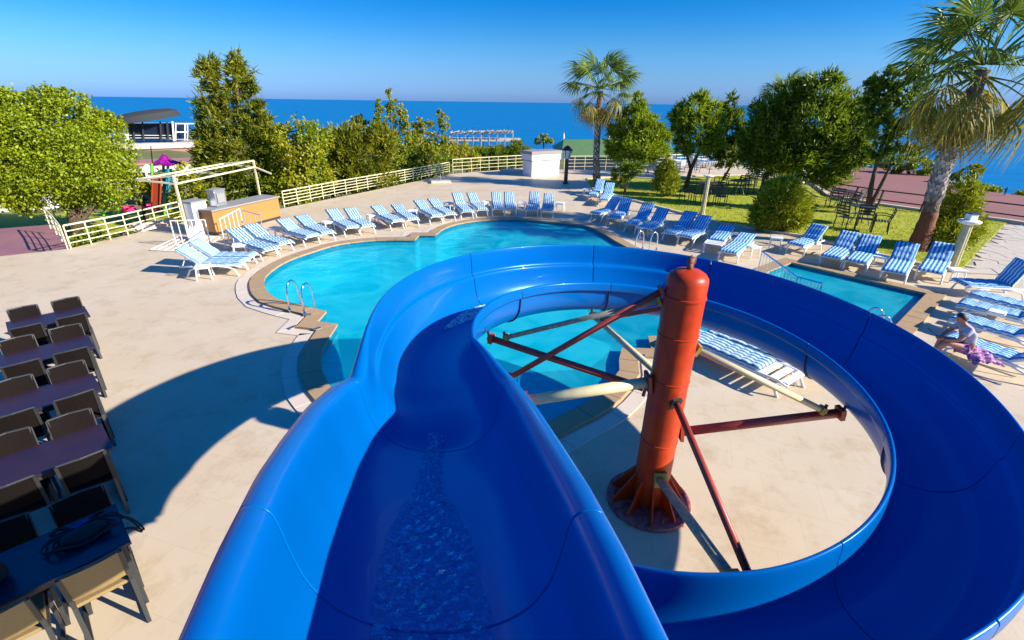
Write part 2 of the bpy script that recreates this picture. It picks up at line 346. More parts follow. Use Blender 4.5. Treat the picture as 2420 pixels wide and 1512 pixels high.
def offset_poly(P, d):
    P = [np.array(p, float) for p in P]; n_ = len(P); A = sum(P[i][0] * P[(i + 1) % n_][1] - P[(i + 1) % n_][0] * P[i][1] for i in range(n_)); s = 1 if A > 0 else -1
    out = []
    for i in range(n_):
        a = P[i] - P[i - 1]; b = P[(i + 1) % n_] - P[i]; a = a / (np.linalg.norm(a) + 1e-9); b = b / (np.linalg.norm(b) + 1e-9)
        na, nb = np.array([a[1], -a[0]]) * s, np.array([b[1], -b[0]]) * s; m_ = na + nb; L = np.linalg.norm(m_)
        m_ = na if L < .2 else m_ / L; c = max(.5, float(m_ @ na)); out.append(P[i] + m_ * d / c)
    return out

# ================================================================ THE SETTING
# sea, terrain
SEA = -12.0
b = MB(); b.add([(-20000, -2000, SEA), (20000, -2000, SEA), (20000, 45000, SEA), (-20000, 45000, SEA)], [(0, 1, 2, 3)])
b.build('sea', 'sea')['kind'] = 'structure'
coast = [(-400, 190), (-60, 205), (12, 215), (34, 150), (42, 100), (46, 60), (50, 20), (56, -60)]
def coast_dist(x, y):
    best = 1e9
    for (a, b_), (c, d) in zip(coast[:-1], coast[1:]):
        vx, vy = c - a, d - b_; t = max(0, min(1, ((x - a) * vx + (y - b_) * vy) / (vx * vx + vy * vy))); px, py = a + t * vx, b_ + t * vy
        dd = math.hypot(x - px, y - py)
        if dd < best: best = dd; s = 1 if (vx * (y - b_) - vy * (x - a)) < 0 else -1
    return best * s
def terr_z(x, y):
    d = coast_dist(x, y); far = min(1, max(0, (d + 4) / 128.0))
    z = -13.2 + 11.8 * far
    return z
xs = np.concatenate([np.linspace(-300, -70, 24), np.linspace(-60, 80, 71)]); ys = np.linspace(-60, 230, 100)
vs = [(x, y, terr_z(x, y) + .25 * math.sin(x * .7) * math.sin(y * .5) - .15) for y in ys for x in xs]; nx = len(xs)
fs = [(j * nx + i, j * nx + i + 1, (j + 1) * nx + i + 1, (j + 1) * nx + i) for j in range(len(ys) - 1) for i in range(nx - 1)]
MB().add(vs, fs).build('hillside_ground', 'terrain', smooth=True)['kind'] = 'structure'

# pool outlines
px1 = [(1424, 553), (1383, 535), (1300, 526), (1200, 519), (1100, 527), (1050, 541), (1028, 557), (989, 557), (979, 568), (889, 569), (802, 579), (745, 595), (687, 615), (652, 634),
       (625, 657), (622, 675), (629, 693), (646, 708), (681, 719), (768, 740), (746, 765), (794, 771), (771, 807), (755, 839), (757, 880), (771, 913), (850, 985), (1000, 1060), (1180, 1060),
       (1324, 990), (1397, 953), (1445, 911), (1467, 880), (1466, 853), (1473, 827), (1542, 830), (1534, 800), (1702, 792), (1735, 745), (1700, 700), (1560, 625), (1470, 580)]
pool1c = [G(x, y) for x, y in px1]
pool1 = smooth_closed(pool1c, sharp=(6, 7, 8, 19, 20, 21, 34, 35, 36, 37), step=.3)
A_ = G(1868, 622); B_ = G(2191, 697); C0 = G(2115, 777); dC = (C0 - B_).normalized(); dA = (G(1823, 639) - A_).normalized()
pool2 = [np.array(p[:2]) for p in (A_, B_, B_ + dC * 4.6, B_ + dC * 4.6 + (A_ - B_) * .95, A_ + dA * 1.3)]
def dens(P, step=.4):
    out = []
    for i in range(len(P)):
        a, b_ = P[i], P[(i + 1) % len(P)]; k = max(1, int(round(np.linalg.norm(b_ - a) / step)))
        out += [a + (b_ - a) * j / k for j in range(k)]
    return out
pool2d = dens(pool2, .42)

deck_edge = [G(-330, 640), G(-60, 612), G(160, 588), G(300, 555), G(440, 524), G(520, 519), G(668, 492), G(870, 452), G(1065, 411), G(1160, 403), G(1245, 396), G(1330, 400), G(1420, 403), G(1480, 404),
             G(1640, 384), G(1762, 379), G(1905, 425), G(1958, 466), G(2070, 486), G(2170, 500), G(2380, 526), G(2560, 560)]
deck_out = [p[:] for p in deck_edge] + [(16, -4, 0), (-9, -4, 0)]
o1 = offset_poly(pool1, .34); o2 = offset_poly(pool2d, .30)
flat('pool_deck', [deck_out, offset_poly(pool1, .02), offset_poly(pool2d, .02)], 0, 'deck', skirt=3)

def basin(P, name, depth=1.25):
    b = MB(); n_ = len(P); b.add([(p[0], p[1], .02) for p in P] + [(p[0], p[1], -depth) for p in P], [(i, (i + 1) % n_, n_ + (i + 1) % n_, n_ + i) for i in range(n_)])
    pl = [[Vector((p[0], p[1], 0)) for p in P]]; b.add([(p[0], p[1], -depth) for p in P], [tuple(t) for t in tessellate_polygon(pl)])
    b.build(name, 'pooltile')['kind'] = 'structure'
basin(pool1, 'pool_basin'); basin(pool2d, 'pool_basin', 1.0)
flat('pool_water', [pool1], -.07, 'poolwater'); flat('pool_water', [pool2d], -.07, 'poolwater')

def tile_band(P, name):
    Q0 = offset_poly(P, -.004); n_ = len(Q0); MB().add([(p[0], p[1], .0) for p in Q0] + [(p[0], p[1], -.16) for p in Q0], [(i, (i + 1) % n_, n_ + (i + 1) % n_, n_ + i) for i in range(n_)]).build(name, 'bandtile')['kind'] = 'structure'
mat('bandtile', (.0, .16, .26), .3, noise=(9, .1), c2=(.0, .10, .20))
tile_band(pool1, 'waterline_tiles'); tile_band(pool2d, 'waterline_tiles')
def stones(P, d0, d1, step, z, th, m, parent, name, joint=.012):
    """row of laid stones that follows an outline"""
    I = offset_poly(P, d0); O = offset_poly(P, d1); n_ = len(P); acc = 0; start = 0; k = 0
    L = [np.linalg.norm(I[(i + 1) % n_] - I[i]) for i in range(n_)]
    i = 0
    while i < n_:
        j = i; acc = 0
        while j < n_ and acc + L[j] * .5 < step:
            acc += L[j]; j += 1
            if j < n_:
                a = I[j] - I[j - 1]; c = I[(j + 1) % n_] - I[j]
                if abs(a[0] * c[1] - a[1] * c[0]) > .5 * np.linalg.norm(a) * np.linalg.norm(c): break
        j = max(j, i + 1)
        idx = list(range(i, j + 1)); inn = [I[q % n_] for q in idx]; out = [O[q % n_] for q in idx]
        t = inn[-1] - inn[0]; t = t / (np.linalg.norm(t) + 1e-9) * joint / 2
        inn[0] = inn[0] + t; out[0] = out[0] + t; inn[-1] = inn[-1] - t; out[-1] = out[-1] - t
        poly = inn + out[::-1]
        MB().prism(poly, z, z + th + random.uniform(-.002, .002)).build(name, m, parent); k += 1
        i = j
    return k
cp = empty('pool_coping', (0, 0, 0), 0, 'tan stone edging laid round the big freeform pool', 'pool edging')
stones(pool1, -.03, .30, .6, .001, .045, 'coping', cp, 'coping_stone')
cp2 = empty('pool_coping', (0, 0, 0), 0, 'tan stone edging laid round the small rectangular pool', 'pool edging')
stones(pool2d, -.03, .32, .6, .001, .045, 'coping', cp2, 'coping_stone')
gt = empty('pool_gutter', (0, 0, 0), 0, 'pale overflow channel slabs outside the edging of the big pool', 'gutter')
stones(pool1, .36, .60, .9, .001, .018, 'gutter', gt, 'gutter_slab')

# lawn, promenade, paving path, playground lawn
lawn_px = [(1385, 425), (1460, 420), (1560, 425), (1640, 418), (1762, 415), (1898, 434), (1958, 466), (2070, 486), (2170, 500), (2378, 527), (2325, 580), (2268, 642), (2180, 628), (2088, 607), (1895, 560), (1758, 538), (1699, 529), (1580, 497), (1460, 465), (1400, 447)]
lawn = [G(x, y) for x, y in lawn_px]
flat('lawn', [lawn], .035, 'lawn', skirt=.04)
def in_poly(x, y, P):
    c = False; j = len(P) - 1
    for i in range(len(P)):
        if (P[i][1] > y) != (P[j][1] > y) and x < (P[j][0] - P[i][0]) * (y - P[i][1]) / (P[j][1] - P[i][1]) + P[i][0]: c = not c
        j = i
    return c
def fast_mesh(name, V, F, m, parent=None):
    """V (n,3), F (m,k)"""
    me = bpy.data.meshes.new(name); k = F.shape[1]
    me.vertices.add(len(V)); me.vertices.foreach_set('co', V.astype(np.float32).ravel())
    me.loops.add(F.size); me.loops.foreach_set('vertex_index', F.astype(np.int32).ravel())
    me.polygons.add(len(F)); me.polygons.foreach_set('loop_start', np.arange(0, F.size, k, dtype=np.int32))
    me.update(calc_edges=True); return link_mesh(name, me, m, parent)
P = np.array([(p[0], p[1]) for p in lawn]); lo, hi = P.min(0), P.max(0); pts = []
cand = rng.uniform(lo, hi, (120000, 2)); cand = cand[rng.random(len(cand)) < np.clip(60 / (cand ** 2).sum(1) * 3, .12, 1)]
pts = np.array([q for q in cand if in_poly(q[0], q[1], P)])
n_ = len(pts); a = rng.uniform(0, 2 * math.pi, n_); hh = rng.uniform(.03, .08, n_); wd = .012
V = np.zeros((n_, 3, 3)); V[:, 0, :2] = pts + np.stack([np.cos(a), np.sin(a)], 1) * wd; V[:, 1, :2] = pts - np.stack([np.cos(a), np.sin(a)], 1) * wd
V[:, 2, :2] = pts + rng.normal(0, .02, (n_, 2)); V[:, 2, 2] = hh; V[:, :, 2] += .034
tag(fast_mesh('grass_blades', V.reshape(-1, 3), np.arange(n_ * 3).reshape(-1, 3), 'grassblade'), 'short yellow green grass growing on the lawn', 'grass', kind='stuff')

PZ = -.35
prom_px = [(1905, 412), (1960, 398), (2080, 396), (2180, 405), (2260, 432), (2330, 452), (2560, 480), (2700, 600), (2560, 590), (2390, 545), (2170, 520), (2070, 503), (1958, 482), (1890, 440)]
prom = [G(x, y, PZ) for x, y in prom_px]
flat('promenade', [prom], PZ, 'promenade', skirt=7)
# deck stair/terrace kerb along lawn
def kerb(name, pts, wd, z0, z1, m, kind='structure'):
    b = MB()
    for p, q in zip(pts[:-1], pts[1:]):
        p, q = Vector((p[0], p[1], 0)), Vector((q[0], q[1], 0)); t = (q - p).normalized(); nn = Vector((-t.y, t.x, 0)) * wd / 2
        b.prism([p + nn - t * .004, p - nn - t * .004, q - nn, q + nn], z0, z1 + random.uniform(0, .003))
    o = b.build(name, m); o['kind'] = kind; return o
kerb('lawn_kerb', [G(x, y) for x, y in [(1400, 447), (1460, 465), (1580, 497), (1699, 529), (1758, 538), (1895, 560), (2088, 607), (2180, 628), (2268, 642)]], .14, .0, .075, 'gutter')
kerb('promenade_kerb', [G(x, y) for x, y in [(1905, 425), (1958, 466), (2070, 486), (2170, 500), (2380, 526), (2520, 548)]], .22, -.4, .14, 'gutter')
kerb('lawn_back_kerb', [G(x, y) for x, y in [(1385, 425), (1460, 420), (1560, 425), (1640, 418), (1762, 415), (1898, 434)]], .2, -.01, .10, 'gutter')
# crazy paving path beside the lawn
path_px = [(2378, 530), (2560, 562), (2640, 640), (2440, 632), (2350, 645), (2290, 648), (2272, 641), (2327, 580)]
pth = [G(x, y) for x, y in path_px]
pv = flat('stone_path', [pth], .008, 'pavingbed')
Pp = np.array([(p[0], p[1]) for p in pth]); lo, hi = Pp.min(0), Pp.max(0); s_ = .42
nx_, ny_ = int((hi[0] - lo[0]) / s_) + 2, int((hi[1] - lo[1]) / s_) + 2
gridp = {(i, j): (lo[0] + (i + (.5 if j % 2 else 0)) * s_ + rng.uniform(-.11, .11), lo[1] + j * s_ + rng.uniform(-.11, .11)) for i in range(-1, nx_ + 1) for j in range(-1, ny_ + 1)}
cnt = 0
for i in range(-1, nx_):
    for j in range(-1, ny_):
        q = [gridp[(i, j)], gridp[(i + 1, j)], gridp[(i + 1, j + 1)], gridp[(i, j + 1)]]; c = np.mean(q, 0)
        if cnt < 290 and in_poly(c[0], c[1], Pp) and c[1] > 8:
            q = [tuple(c + (np.array(v) - c) * rng.uniform(.94, .975)) for v in q]
            MB().prism(q, .009, .028 + rng.uniform(-.004, .008)).build('paving_stone', 'paving', pv); cnt += 1
# left: violet path and playground lawn below the deck
flat('playground_lawn', [[G(-300, 560, -1), G(-200, 505, -1), G(130, 505, -1), G(260, 500, -1), G(520, 480, -1), G(560, 560, -1), G(150, 640, -1), G(-300, 720, -1)]], -1.0, 'lawn')
flat('violet_path', [[G(-400, 545, -.2), G(0, 540, -.2), G(140, 529, -.2), G(168, 590, -.2), G(-60, 640, -.2), G(-500, 690, -.2)]], -.2, 'violetpath', skirt=1.5)
flat('playground_path', [[G(290, 545, -.9), G(480, 512, -.9), G(480, 535, -.9), G(290, 575, -.9)]], -.9, 'violetpath', skirt=.3)
tag(kerb('low_wall', [G(-80, 500, -1), G(0, 500, -1), G(120, 492, -1), G(250, 480, -1)], .25, -1.02, -.3, 'whitewall', 'thing'), 'low white wall behind the lawn at the far left', 'wall')
tag(kerb('low_wall', [G(310, 550, -.9), G(450, 532, -.9)], .25, -.92, -.55, 'gutter', 'thing'), 'low pale wall seen through the fence in front of the playground', 'wall')

# ================================================================ FENCES
def fence(label, px_pts, posts_n, ht, m, z=0.0, rails=4, post_r=.022, rail_r=.016, top_r=.026, group='pale metal fences round the deck', square=False):
    P = [G(x, y, z) for x, y in px_pts]; cum = [0]
    for a, b_ in zip(P[:-1], P[1:]): cum.append(cum[-1] + (b_ - a).length)
    def at(s):
        for i in range(len(P) - 1):
            if s <= cum[i + 1] + 1e-6: return P[i].lerp(P[i + 1], (s - cum[i]) / (cum[i + 1] - cum[i]))
        return P[-1]
    f = empty('fence', P[0], 0, label, 'fence', group); inv = -P[0]
    for k in range(posts_n + 1):
        p = at(cum[-1] * k / posts_n) + inv; MB().tube([p, p + Vector((0, 0, ht))], post_r, 6).build('post', m, f, smooth=False)
    for rr in range(rails):
        h_ = ht * (1 - rr / rails) if rails > 1 else ht
        MB().tube([p + inv + Vector((0, 0, h_)) for p in P], top_r if rr == 0 else rail_r, 6).build('rail', m, f)
    return f
fence('pale yellow metal fence at the left deck edge below the leafy tree', [(168, 588), (300, 558), (432, 522)], 7, .70, 'fence')
fence('long pale yellow metal fence running from the orange counter to the gap', [(672, 490), (800, 462), (930, 436), (1062, 409)], 17, .66, 'fence', rails=5)
fence('pale metal fence between the gap and the white hut', [(1070, 410), (1150, 403), (1238, 397)], 8, .85, 'fence', rails=4)
fence('pale metal fence behind the palm, right of the white hut', [(1332, 402), (1400, 401), (1480, 402)], 6, .90, 'fence')
fence('white metal fence along the back of the chair terrace', [(1482, 400), (1560, 396), (1640, 392), (1757, 384)], 10, .85, 'fence_white')
fence('short pale fence at the left end turning away from the deck edge', [(160, 588), (140, 560), (120, 540)], 3, .7, 'fence')
def woodrail(label, px_pts, n, ht, z):
    P = [G(x, y, z) for x, y in px_pts]; f = empty('rail_fence', P[0], 0, label, 'fence'); inv = -P[0]
    L = sum((b_ - a).length for a, b_ in zip(P[:-1], P[1:])); s = 0
    for a, b_ in zip(P[:-1], P[1:]):
        k = max(1, int(round(n * (b_ - a).length / L)))
        for i in range(k):
            p = a.lerp(b_, i / k) + inv; MB().bar(p, p + Vector((.10, .02, ht)), .07).build('post', 'darksteel', f)
    for h_ in (.5, .98):
        MB().tube([p + inv + Vector((.09 * h_, 0, ht * h_)) for p in P], .03, 6).build('rail', 'darksteel', f)
woodrail('dark two-rail fence between the lawn and the red promenade', [(1900, 442), (1958, 474), (2070, 494), (2170, 508), (2300, 522), (2460, 545)], 9, .85, -.1)

# ================================================================ THE SLIDE
HC = np.array([1.53, 4.25]); HB = -.20; ZI0, ZO0 = 2.25, 2.51
inner_px = [(1145, 860), (1115, 790), (1130, 750), (1165, 715), (1220, 690), (1330, 674), (1440, 674), (1560, 684), (1680, 712), (1790, 752), (1880, 798), (1950, 850), (2020, 915), (2070, 985), (2100, 1060), (2105, 1120), (2085, 1190), (2040, 1250), (1970, 1300), (1850, 1348), (1750, 1368), (1650, 1376), (1550, 1370)]
outer_px = [(852, 880), (865, 800), (890, 735), (925, 695), (960, 665), (1020, 630), (1100, 603), (1250, 583), (1400, 577), (1560, 590), (1740, 630), (1900, 680), (2060, 752), (2200, 830), (2290, 895), (2370, 965), (2419, 1040)]
def angle(p):
    a = math.atan2(p[1] - HC[1], -(p[0] - HC[0])); return a if a > -1.2 else a + 2 * math.pi
def fit_r(pxs, z0, deg, extra):
    T, Rr = [], []
    for x, y in pxs:
        z = z0 + 0
        th = 0
        for _ in range(12):
            p = G(x, y, z); th = angle(p); z = .5 * z + .5 * (z0 + HB * th)
        T.append(th); Rr.append(math.hypot(p[0] - HC[0], p[1] - HC[1]))
    for t_, r_ in extra: T.append(t_); Rr.append(r_)
    return np.polyfit(T, Rr, deg)
pin = fit_r(inner_px, ZI0, 5, [(5.2, 1.93), (5.8, 1.93), (6.4, 1.93)])
pout = fit_r(outer_px, ZO0, 5, [(3.9, 2.82), (4.6, 2.82), (5.2, 2.8), (5.8, 2.8), (6.4, 2.8)])
def helix(th):
    ri, ro = np.polyval(pin, th), np.polyval(pout, th); c, s = -math.cos(th), math.sin(th)
    e = min(1, max(0, (th - 4.5) / 1.5)); e = e * e * (3 - 2 * e); ro -= .45 * e; ri -= .42 * e; dz = -.38 * e
    return Vector((HC[0] + ro * c, HC[1] + ro * s, ZO0 + HB * th + dz)), Vector((HC[0] + ri * c, HC[1] + ri * s, ZI0 + HB * th + dz))
# straight chute: rims found on its sloping plane
K_, Y0_, Z0_ = .345, .65, 3.22
def SP(x, y):
    d = ray(x, y); t = (Z0_ + K_ * Y0_ - CAMH) / (d.z + K_ * d.y); return CAM + d * t
leftpx = [(410, 1512), (500, 1310), (600, 1120), (660, 1035), (720, 960), (780, 912), (822, 893)]
rightpx = [(1590, 1512), (1490, 1310), (1400, 1150), (1330, 1045), (1270, 958), (1215, 890), (1178, 868)]
LP_ = [SP(*p) for p in leftpx]; RP_ = [SP(*p) for p in rightpx]
print('straight rims', [tuple(round(c, 2) for c in p) for p in LP_ + RP_], 'helix0', helix(-.25), helix(0))
def byy(P, y):
    ys_ = [p.y for p in P]; xs_ = [p.x for p in P]
    if y < ys_[0]: return xs_[0] + (y - ys_[0]) * (xs_[1] - xs_[0]) / (ys_[1] - ys_[0]) * (1 if y > .3 else 0) + (0 if y > .3 else (.3 - ys_[0]) * (xs_[1] - xs_[0]) / (ys_[1] - ys_[0]))
    return float(np.interp(y, ys_, xs_))
ST = []      # stations: (L, R, blend, kind)
yj = min(LP_[-1].y, RP_[-1].y)
for y in np.linspace(-1.2, yj, 44):
    z = Z0_ - K_ * (y - Y0_)
    ST.append((Vector((byy(LP_, y), y, z)), Vector((byy(RP_, y), y, z)), 0.0))
th0 = -.20; NH = 150; THS = list(np.linspace(th0, 6.35, NH))
HS = [(*helix(t), 1.0) for t in THS]
Ls, Rs, _ = ST[-1]; Lh, Rh, _ = HS[0]
# bridge between chute and curve
nb = 7
bridge = []
for k in range(1, nb):
    t = k / nb; e = t * t * (3 - 2 * t); bridge.append((Ls.lerp(Lh, t), Rs.lerp(Rh, t), e))
JN = len(ST); ST += bridge; HN = len(ST); ST += HS
# run-out into the pool
Ll, Rl, _ = ST[-1]; dr = Vector((.04, 1, -.03))
for k in range(1, 12): ST.append((Ll + dr * k * .16, Rl + dr * k * .16, 1.0))
def catmull(P, n_):
    P = np.array(P, float); out = []; m_ = len(P) - 1; 
    for q in np.linspace(0, m_ - 1e-6, n_):
        i = int(q); t = q - i; p0, p1, p2, p3 = P[max(i - 1, 0)], P[i], P[i + 1], P[min(i + 2, m_)]
        out.append(.5 * ((2 * p1) + (-p0 + p2) * t + (2 * p0 - 5 * p1 + 4 * p2 - p3) * t * t + (-p0 + 3 * p1 - 3 * p2 + p3) * t ** 3))
    return np.array(out)
PS = [(.005, -.17), (-.004, -.08), (.0, -.02), (.02, .008), (.055, .012), (.09, -.012), (.105, -.07), (.12, -.17), (.15, -.30), (.215, -.415), (.31, -.49), (.42, -.525)]
PS = PS + [(.5, -.53)] + [(1 - u, z) for u, z in PS[::-1]]
PHX = [(-.035, -.14), (-.035, -.07), (-.033, -.01), (-.012, .012), (.006, .004), (.014, -.06), (.022, -.18), (.032, -.315), (.065, -.345), (.085, -.47), (.145, -.68), (.26, -.81),
       (.42, -.87), (.60, -.875), (.76, -.84), (.88, -.76), (.945, -.64), (.965, -.51), (.970, -.41), (.974, -.33), (.982, -.29), (1.0, -.281), (1.02, -.295), (1.026, -.345), (1.022, -.42)]
PHX = [(u, (z + .31 * u) * .86) for u, z in PHX]
NP = 72; PSc, PHc = catmull(PS, NP), catmull(PHX, NP)
def section_pts(st, off=0.0):
    L, Rr, bl = st; pr = PSc * (1 - bl) + PHc * bl; W = (Rr - L).length
    sc_ = (.35 + .65 * min(W / 1.03, 1.2)) if bl < .5 else 1.0
    return [L.lerp(Rr, float(u)) + Vector((0, 0, float(z) * sc_)) for u, z in pr]
SL = empty('water_slide', (0, 0, 0), 0, 'big glossy blue water slide spiralling round a red steel column', 'water slide')
ROWS = [section_pts(s) for s in ST]
def flume(i0, i1, name='flume_section'):
    rows = [ROWS[i] for i in range(i0, i1 + 1)]
    # draw both ends in by a few millimetres for the joint
    a = [p.lerp(q, .04) for p, q in zip(rows[0], rows[1])]; z_ = [p.lerp(q, .04) for p, q in zip(rows[-1], rows[-2])]
    a2 = [p.lerp(q, .10) for p, q in zip(rows[0], rows[1])]; z2 = [p.lerp(q, .10) for p, q in zip(rows[-1], rows[-2])]
    rows = [a, a2] + rows[1:-1] + [z2, z_]
    b = MB(); vs = [p for r_ in rows for p in r_]
    fs = [(i * NP + j, i * NP + j + 1, (i + 1) * NP + j + 1, (i + 1) * NP + j) for i in range(len(rows) - 1) for j in range(NP - 1)]
    b.add(vs, fs); o = b.build(name, 'slide', SL, smooth=True)
    q = o.modifiers.new('s', 'SOLIDIFY'); q.thickness = .012; q.offset = -1
    # bolted flange outside the joint
    if i0 > 0:
        c0, c1 = rows[0], [p.lerp(q2, -.25) for p, q2 in zip(ROWS[i0], ROWS[i0 + 1])]
        def out_(P, d):
            r_ = []
            for k in range(len(P)):
                t = P[min(k + 1, NP - 1)] - P[max(k - 1, 0)]; f_ = (ROWS[i0 + 1][k] - ROWS[i0][k]); nn = t.cross(f_).normalized(); r_.append(P[k] - nn * d * sgn)
            return r_
        sgn = 1
        t_ = ROWS[i0][NP // 2 + 1] - ROWS[i0][NP // 2]; nn = t_.cross(ROWS[i0 + 1][NP // 2] - ROWS[i0][NP // 2])
        if nn.z < 0: sgn = -1
        A1, A2 = out_(ROWS[i0], .013), out_(ROWS[i0], .030)
        adv = [(q2 - p).normalized() * .007 for p, q2 in zip(ROWS[i0], ROWS[i0 + 1])]
        B1, B2 = [p + v for p, v in zip(A1, adv)], [p + v for p, v in zip(A2, adv)]
        C1, C2 = [p - v for p, v in zip(A1, adv)], [p - v for p, v in zip(A2, adv)]
        f = MB(); rws = [C1, C2, B2, B1]; f.add([p for r_ in rws for p in r_], [(i * NP + j, i * NP + j + 1, ((i + 1) % 4) * NP + j + 1, ((i + 1) % 4) * NP + j) for i in range(4) for j in range(15, NP - 16)])
        f.build('flange', 'seam', o)
    return o
def th_index(t): return HN + int(round((t - th0) / (THS[1] - THS[0])))
cuts = [0, 24, JN - 2, th_index(.78), th_index(1.47), th_index(2.02), th_index(2.75), th_index(3.5), th_index(4.3), th_index(5.1), th_index(5.9), len(ST) - 1]
for a, b_ in zip(cuts[:-1], cuts[1:]): flume(a, b_)
print('rim check', [tuple(round(v) for v in PR(ST[c][1])[:2]) for c in cuts[1:-1]], [tuple(round(v) for v in PR(ST[c][0])[:2]) for c in cuts[1:-1]])
# water running down the chute
def strip(i0, i1, hw, name, m, lift=.012, seg=14, parent=None, cu=.5, sub=3):
    rows = []
    fr = np.linspace(i0, i1, (i1 - i0) * sub + 1)
    for q in fr:
        i = min(int(q), len(ROWS) - 2); t = q - i; W = (ST[i][1] - ST[i][0]).length; pr = ROWS[i]
        h_ = hw(q); r_ = []; bl = ST[i][2]
        us = np.array([float(u) for u in (PSc * (1 - bl) + PHc * bl)[:, 0]])
        for j in range(seg + 1):
            u = cu + h_ * (2 * j / seg - 1)
            k = float(np.interp(u, us[5:-5], np.arange(NP)[5:-5])); k0 = int(k); kt = k - k0
            p = pr[k0].lerp(pr[k0 + 1], kt).lerp(ROWS[i + 1][k0].lerp(ROWS[i + 1][k0 + 1], kt), t)
            ed = 1 - abs(2 * j / seg - 1) ** 4
            nz = math.sin(q * 3.1 + j * 1.3) * .004 + math.sin(q * 7.7 - j * 2.1) * .003 + random.uniform(-.003, .003)
            r_.append(p + Vector((0, 0, lift + (.012 + nz) * ed)))
        rows.append(r_)
    b = MB(); n1 = seg + 1; b.add([p for r_ in rows for p in r_], [(i * n1 + j, i * n1 + j + 1, (i + 1) * n1 + j + 1, (i + 1) * n1 + j) for i in range(len(rows) - 1) for j in range(seg)])
    return b.build(name, m, parent, smooth=True)
def hw1(q):
    f = q / JN; e = .5 + .5 * math.sin(q * 1.7) * .3
    return float(np.interp(f, [0, .35, .55, .66, .74, .82, 1.0], [.17, .17, .185, .175, .13, .06, .05])) + .010 * math.sin(q * 2.3) * e
wt = strip(0, JN, hw1, 'slide_water', 'flumewater', seg=18); tag(wt, kind='stuff', label='rippling stream of water running down the bottom of the blue slide', cat='water')
wf = strip(th_index(.42), th_index(1.0), lambda q: .015 + .065 * math.sin(math.pi * (q - th_index(.42)) / (th_index(1.0) - th_index(.42))), 'slide_foam', 'foamwater', cu=.30, seg=12, sub=4)
tag(wf, kind='stuff', label='bright white foam of water in the far bend of the blue slide', cat='water')

# column with its arms
CB = G(1530, 1183); CT = None
def z_at(base, y):
    lo_, hi_ = 0.0, 12.0
    for _ in range(40):
        m_ = (lo_ + hi_) / 2
        if PR((base[0], base[1], m_))[1] > y: lo_ = m_
        else: hi_ = m_
    return lo_
cz = z_at(CB, 640); print('column', CB, cz, PR((CB.x, CB.y, cz)))
tx = (1628 - PR((CB.x, CB.y, cz))[0]) / FPX * PR((CB.x, CB.y, cz))[2]      # slight lean of the column
CTOP = Vector((CB.x + tx, CB.y, cz))
def colp(y):
    f = (y - PR(CTOP)[1]) / (PR(CB)[1] - PR(CTOP)[1]); lo_, hi_ = 0.0, 1.0
    for _ in range(30):
        m_ = (lo_ + hi_) / 2
        if PR(Vector(CB).lerp(CTOP, m_))[1] > y: lo_ = m_
        else: hi_ = m_
    return Vector(CB).lerp(CTOP, lo_)
RC = .192
axd = (CTOP - Vector(CB)).normalized(); Q = axd.to_track_quat('Z', 'Y').to_matrix(); H_ = (CTOP - Vector(CB)).length
def lathe_axis(prof, name, m, parent, seg=40):
    b = MB(); b.lathe((0, 0, 0), prof, seg); b.v = [tuple(Q @ Vector(v) + Vector(CB)) for v in b.v]; return b.build(name, m, parent, autos=True)
cm = lathe_axis([(RC, .03), (RC, H_ - .26), (RC + .008, H_ - .255), (RC + .008, H_ - .235), (RC, H_ - .23), (RC, H_ - .10), (RC * .97, H_ - .06), (RC * .85, H_ - .025), (RC * .6, H_ + .005), (RC * .3, H_ + .018), (.01, H_ + .02)], 'support_column', 'red', SL)
for zz in (.9, 1.65, 2.15):
    lathe_axis([(RC + .001, zz - .008), (RC + .006, zz - .004), (RC + .006, zz + .004), (RC + .001, zz + .008)], 'weld_ring', 'red', cm)
b = MB().lathe((CB.x, CB.y, 0), [(.47, .004), (.47, .05), (.44, .056), (.2, .058)], 48); b.build('base_plate', 'redbase', cm, autos=True)
for k in range(10):
    a = 2 * math.pi * k / 10 + .15; ca, sa = math.cos(a), math.sin(a); nrm = Vector((-sa, ca, 0)) * .009
    pr = [(RC - .01, .055), (.43, .055), (.43, .09), (RC + .005, .42), (RC - .01, .42)]
    vs = [Vector((CB.x + r_ * ca, CB.y + r_ * sa, z_)) + s * nrm for s in (-1, 1) for r_, z_ in pr]
    MB().add(vs, [(0, 1, 2, 3, 4), (9, 8, 7, 6, 5)] + [(i, 5 + i, 5 + (i + 1) % 5, (i + 1) % 5) for i in range(5)]).build('gusset', 'red', cm)
for k in range(10):
    a = 2 * math.pi * (k + .5) / 10 + .15; MB().lathe((CB.x + .38 * math.cos(a), CB.y + .38 * math.sin(a), .056), [(.02, 0), (.02, .025), (.01, .03), (.01, .05)], 8).build('anchor_bolt', 'brownrust', cm)
b = MB(); T_ = CTOP + axd * .02; b.tube([T_ - axd * .01, T_ + axd * .05], .028, 8)
b.box(T_ + axd * .06, (.06, .03, .09)); b.tube([T_ + axd * .09 + Vector((-.03, 0, 0)), T_ + axd * .12, T_ + axd * .10 + Vector((.035, 0, 0)), T_ + axd * .05 + Vector((.035, 0, 0))], .014, 6); b.build('lifting_lug', 'brownrust', cm, smooth=True)
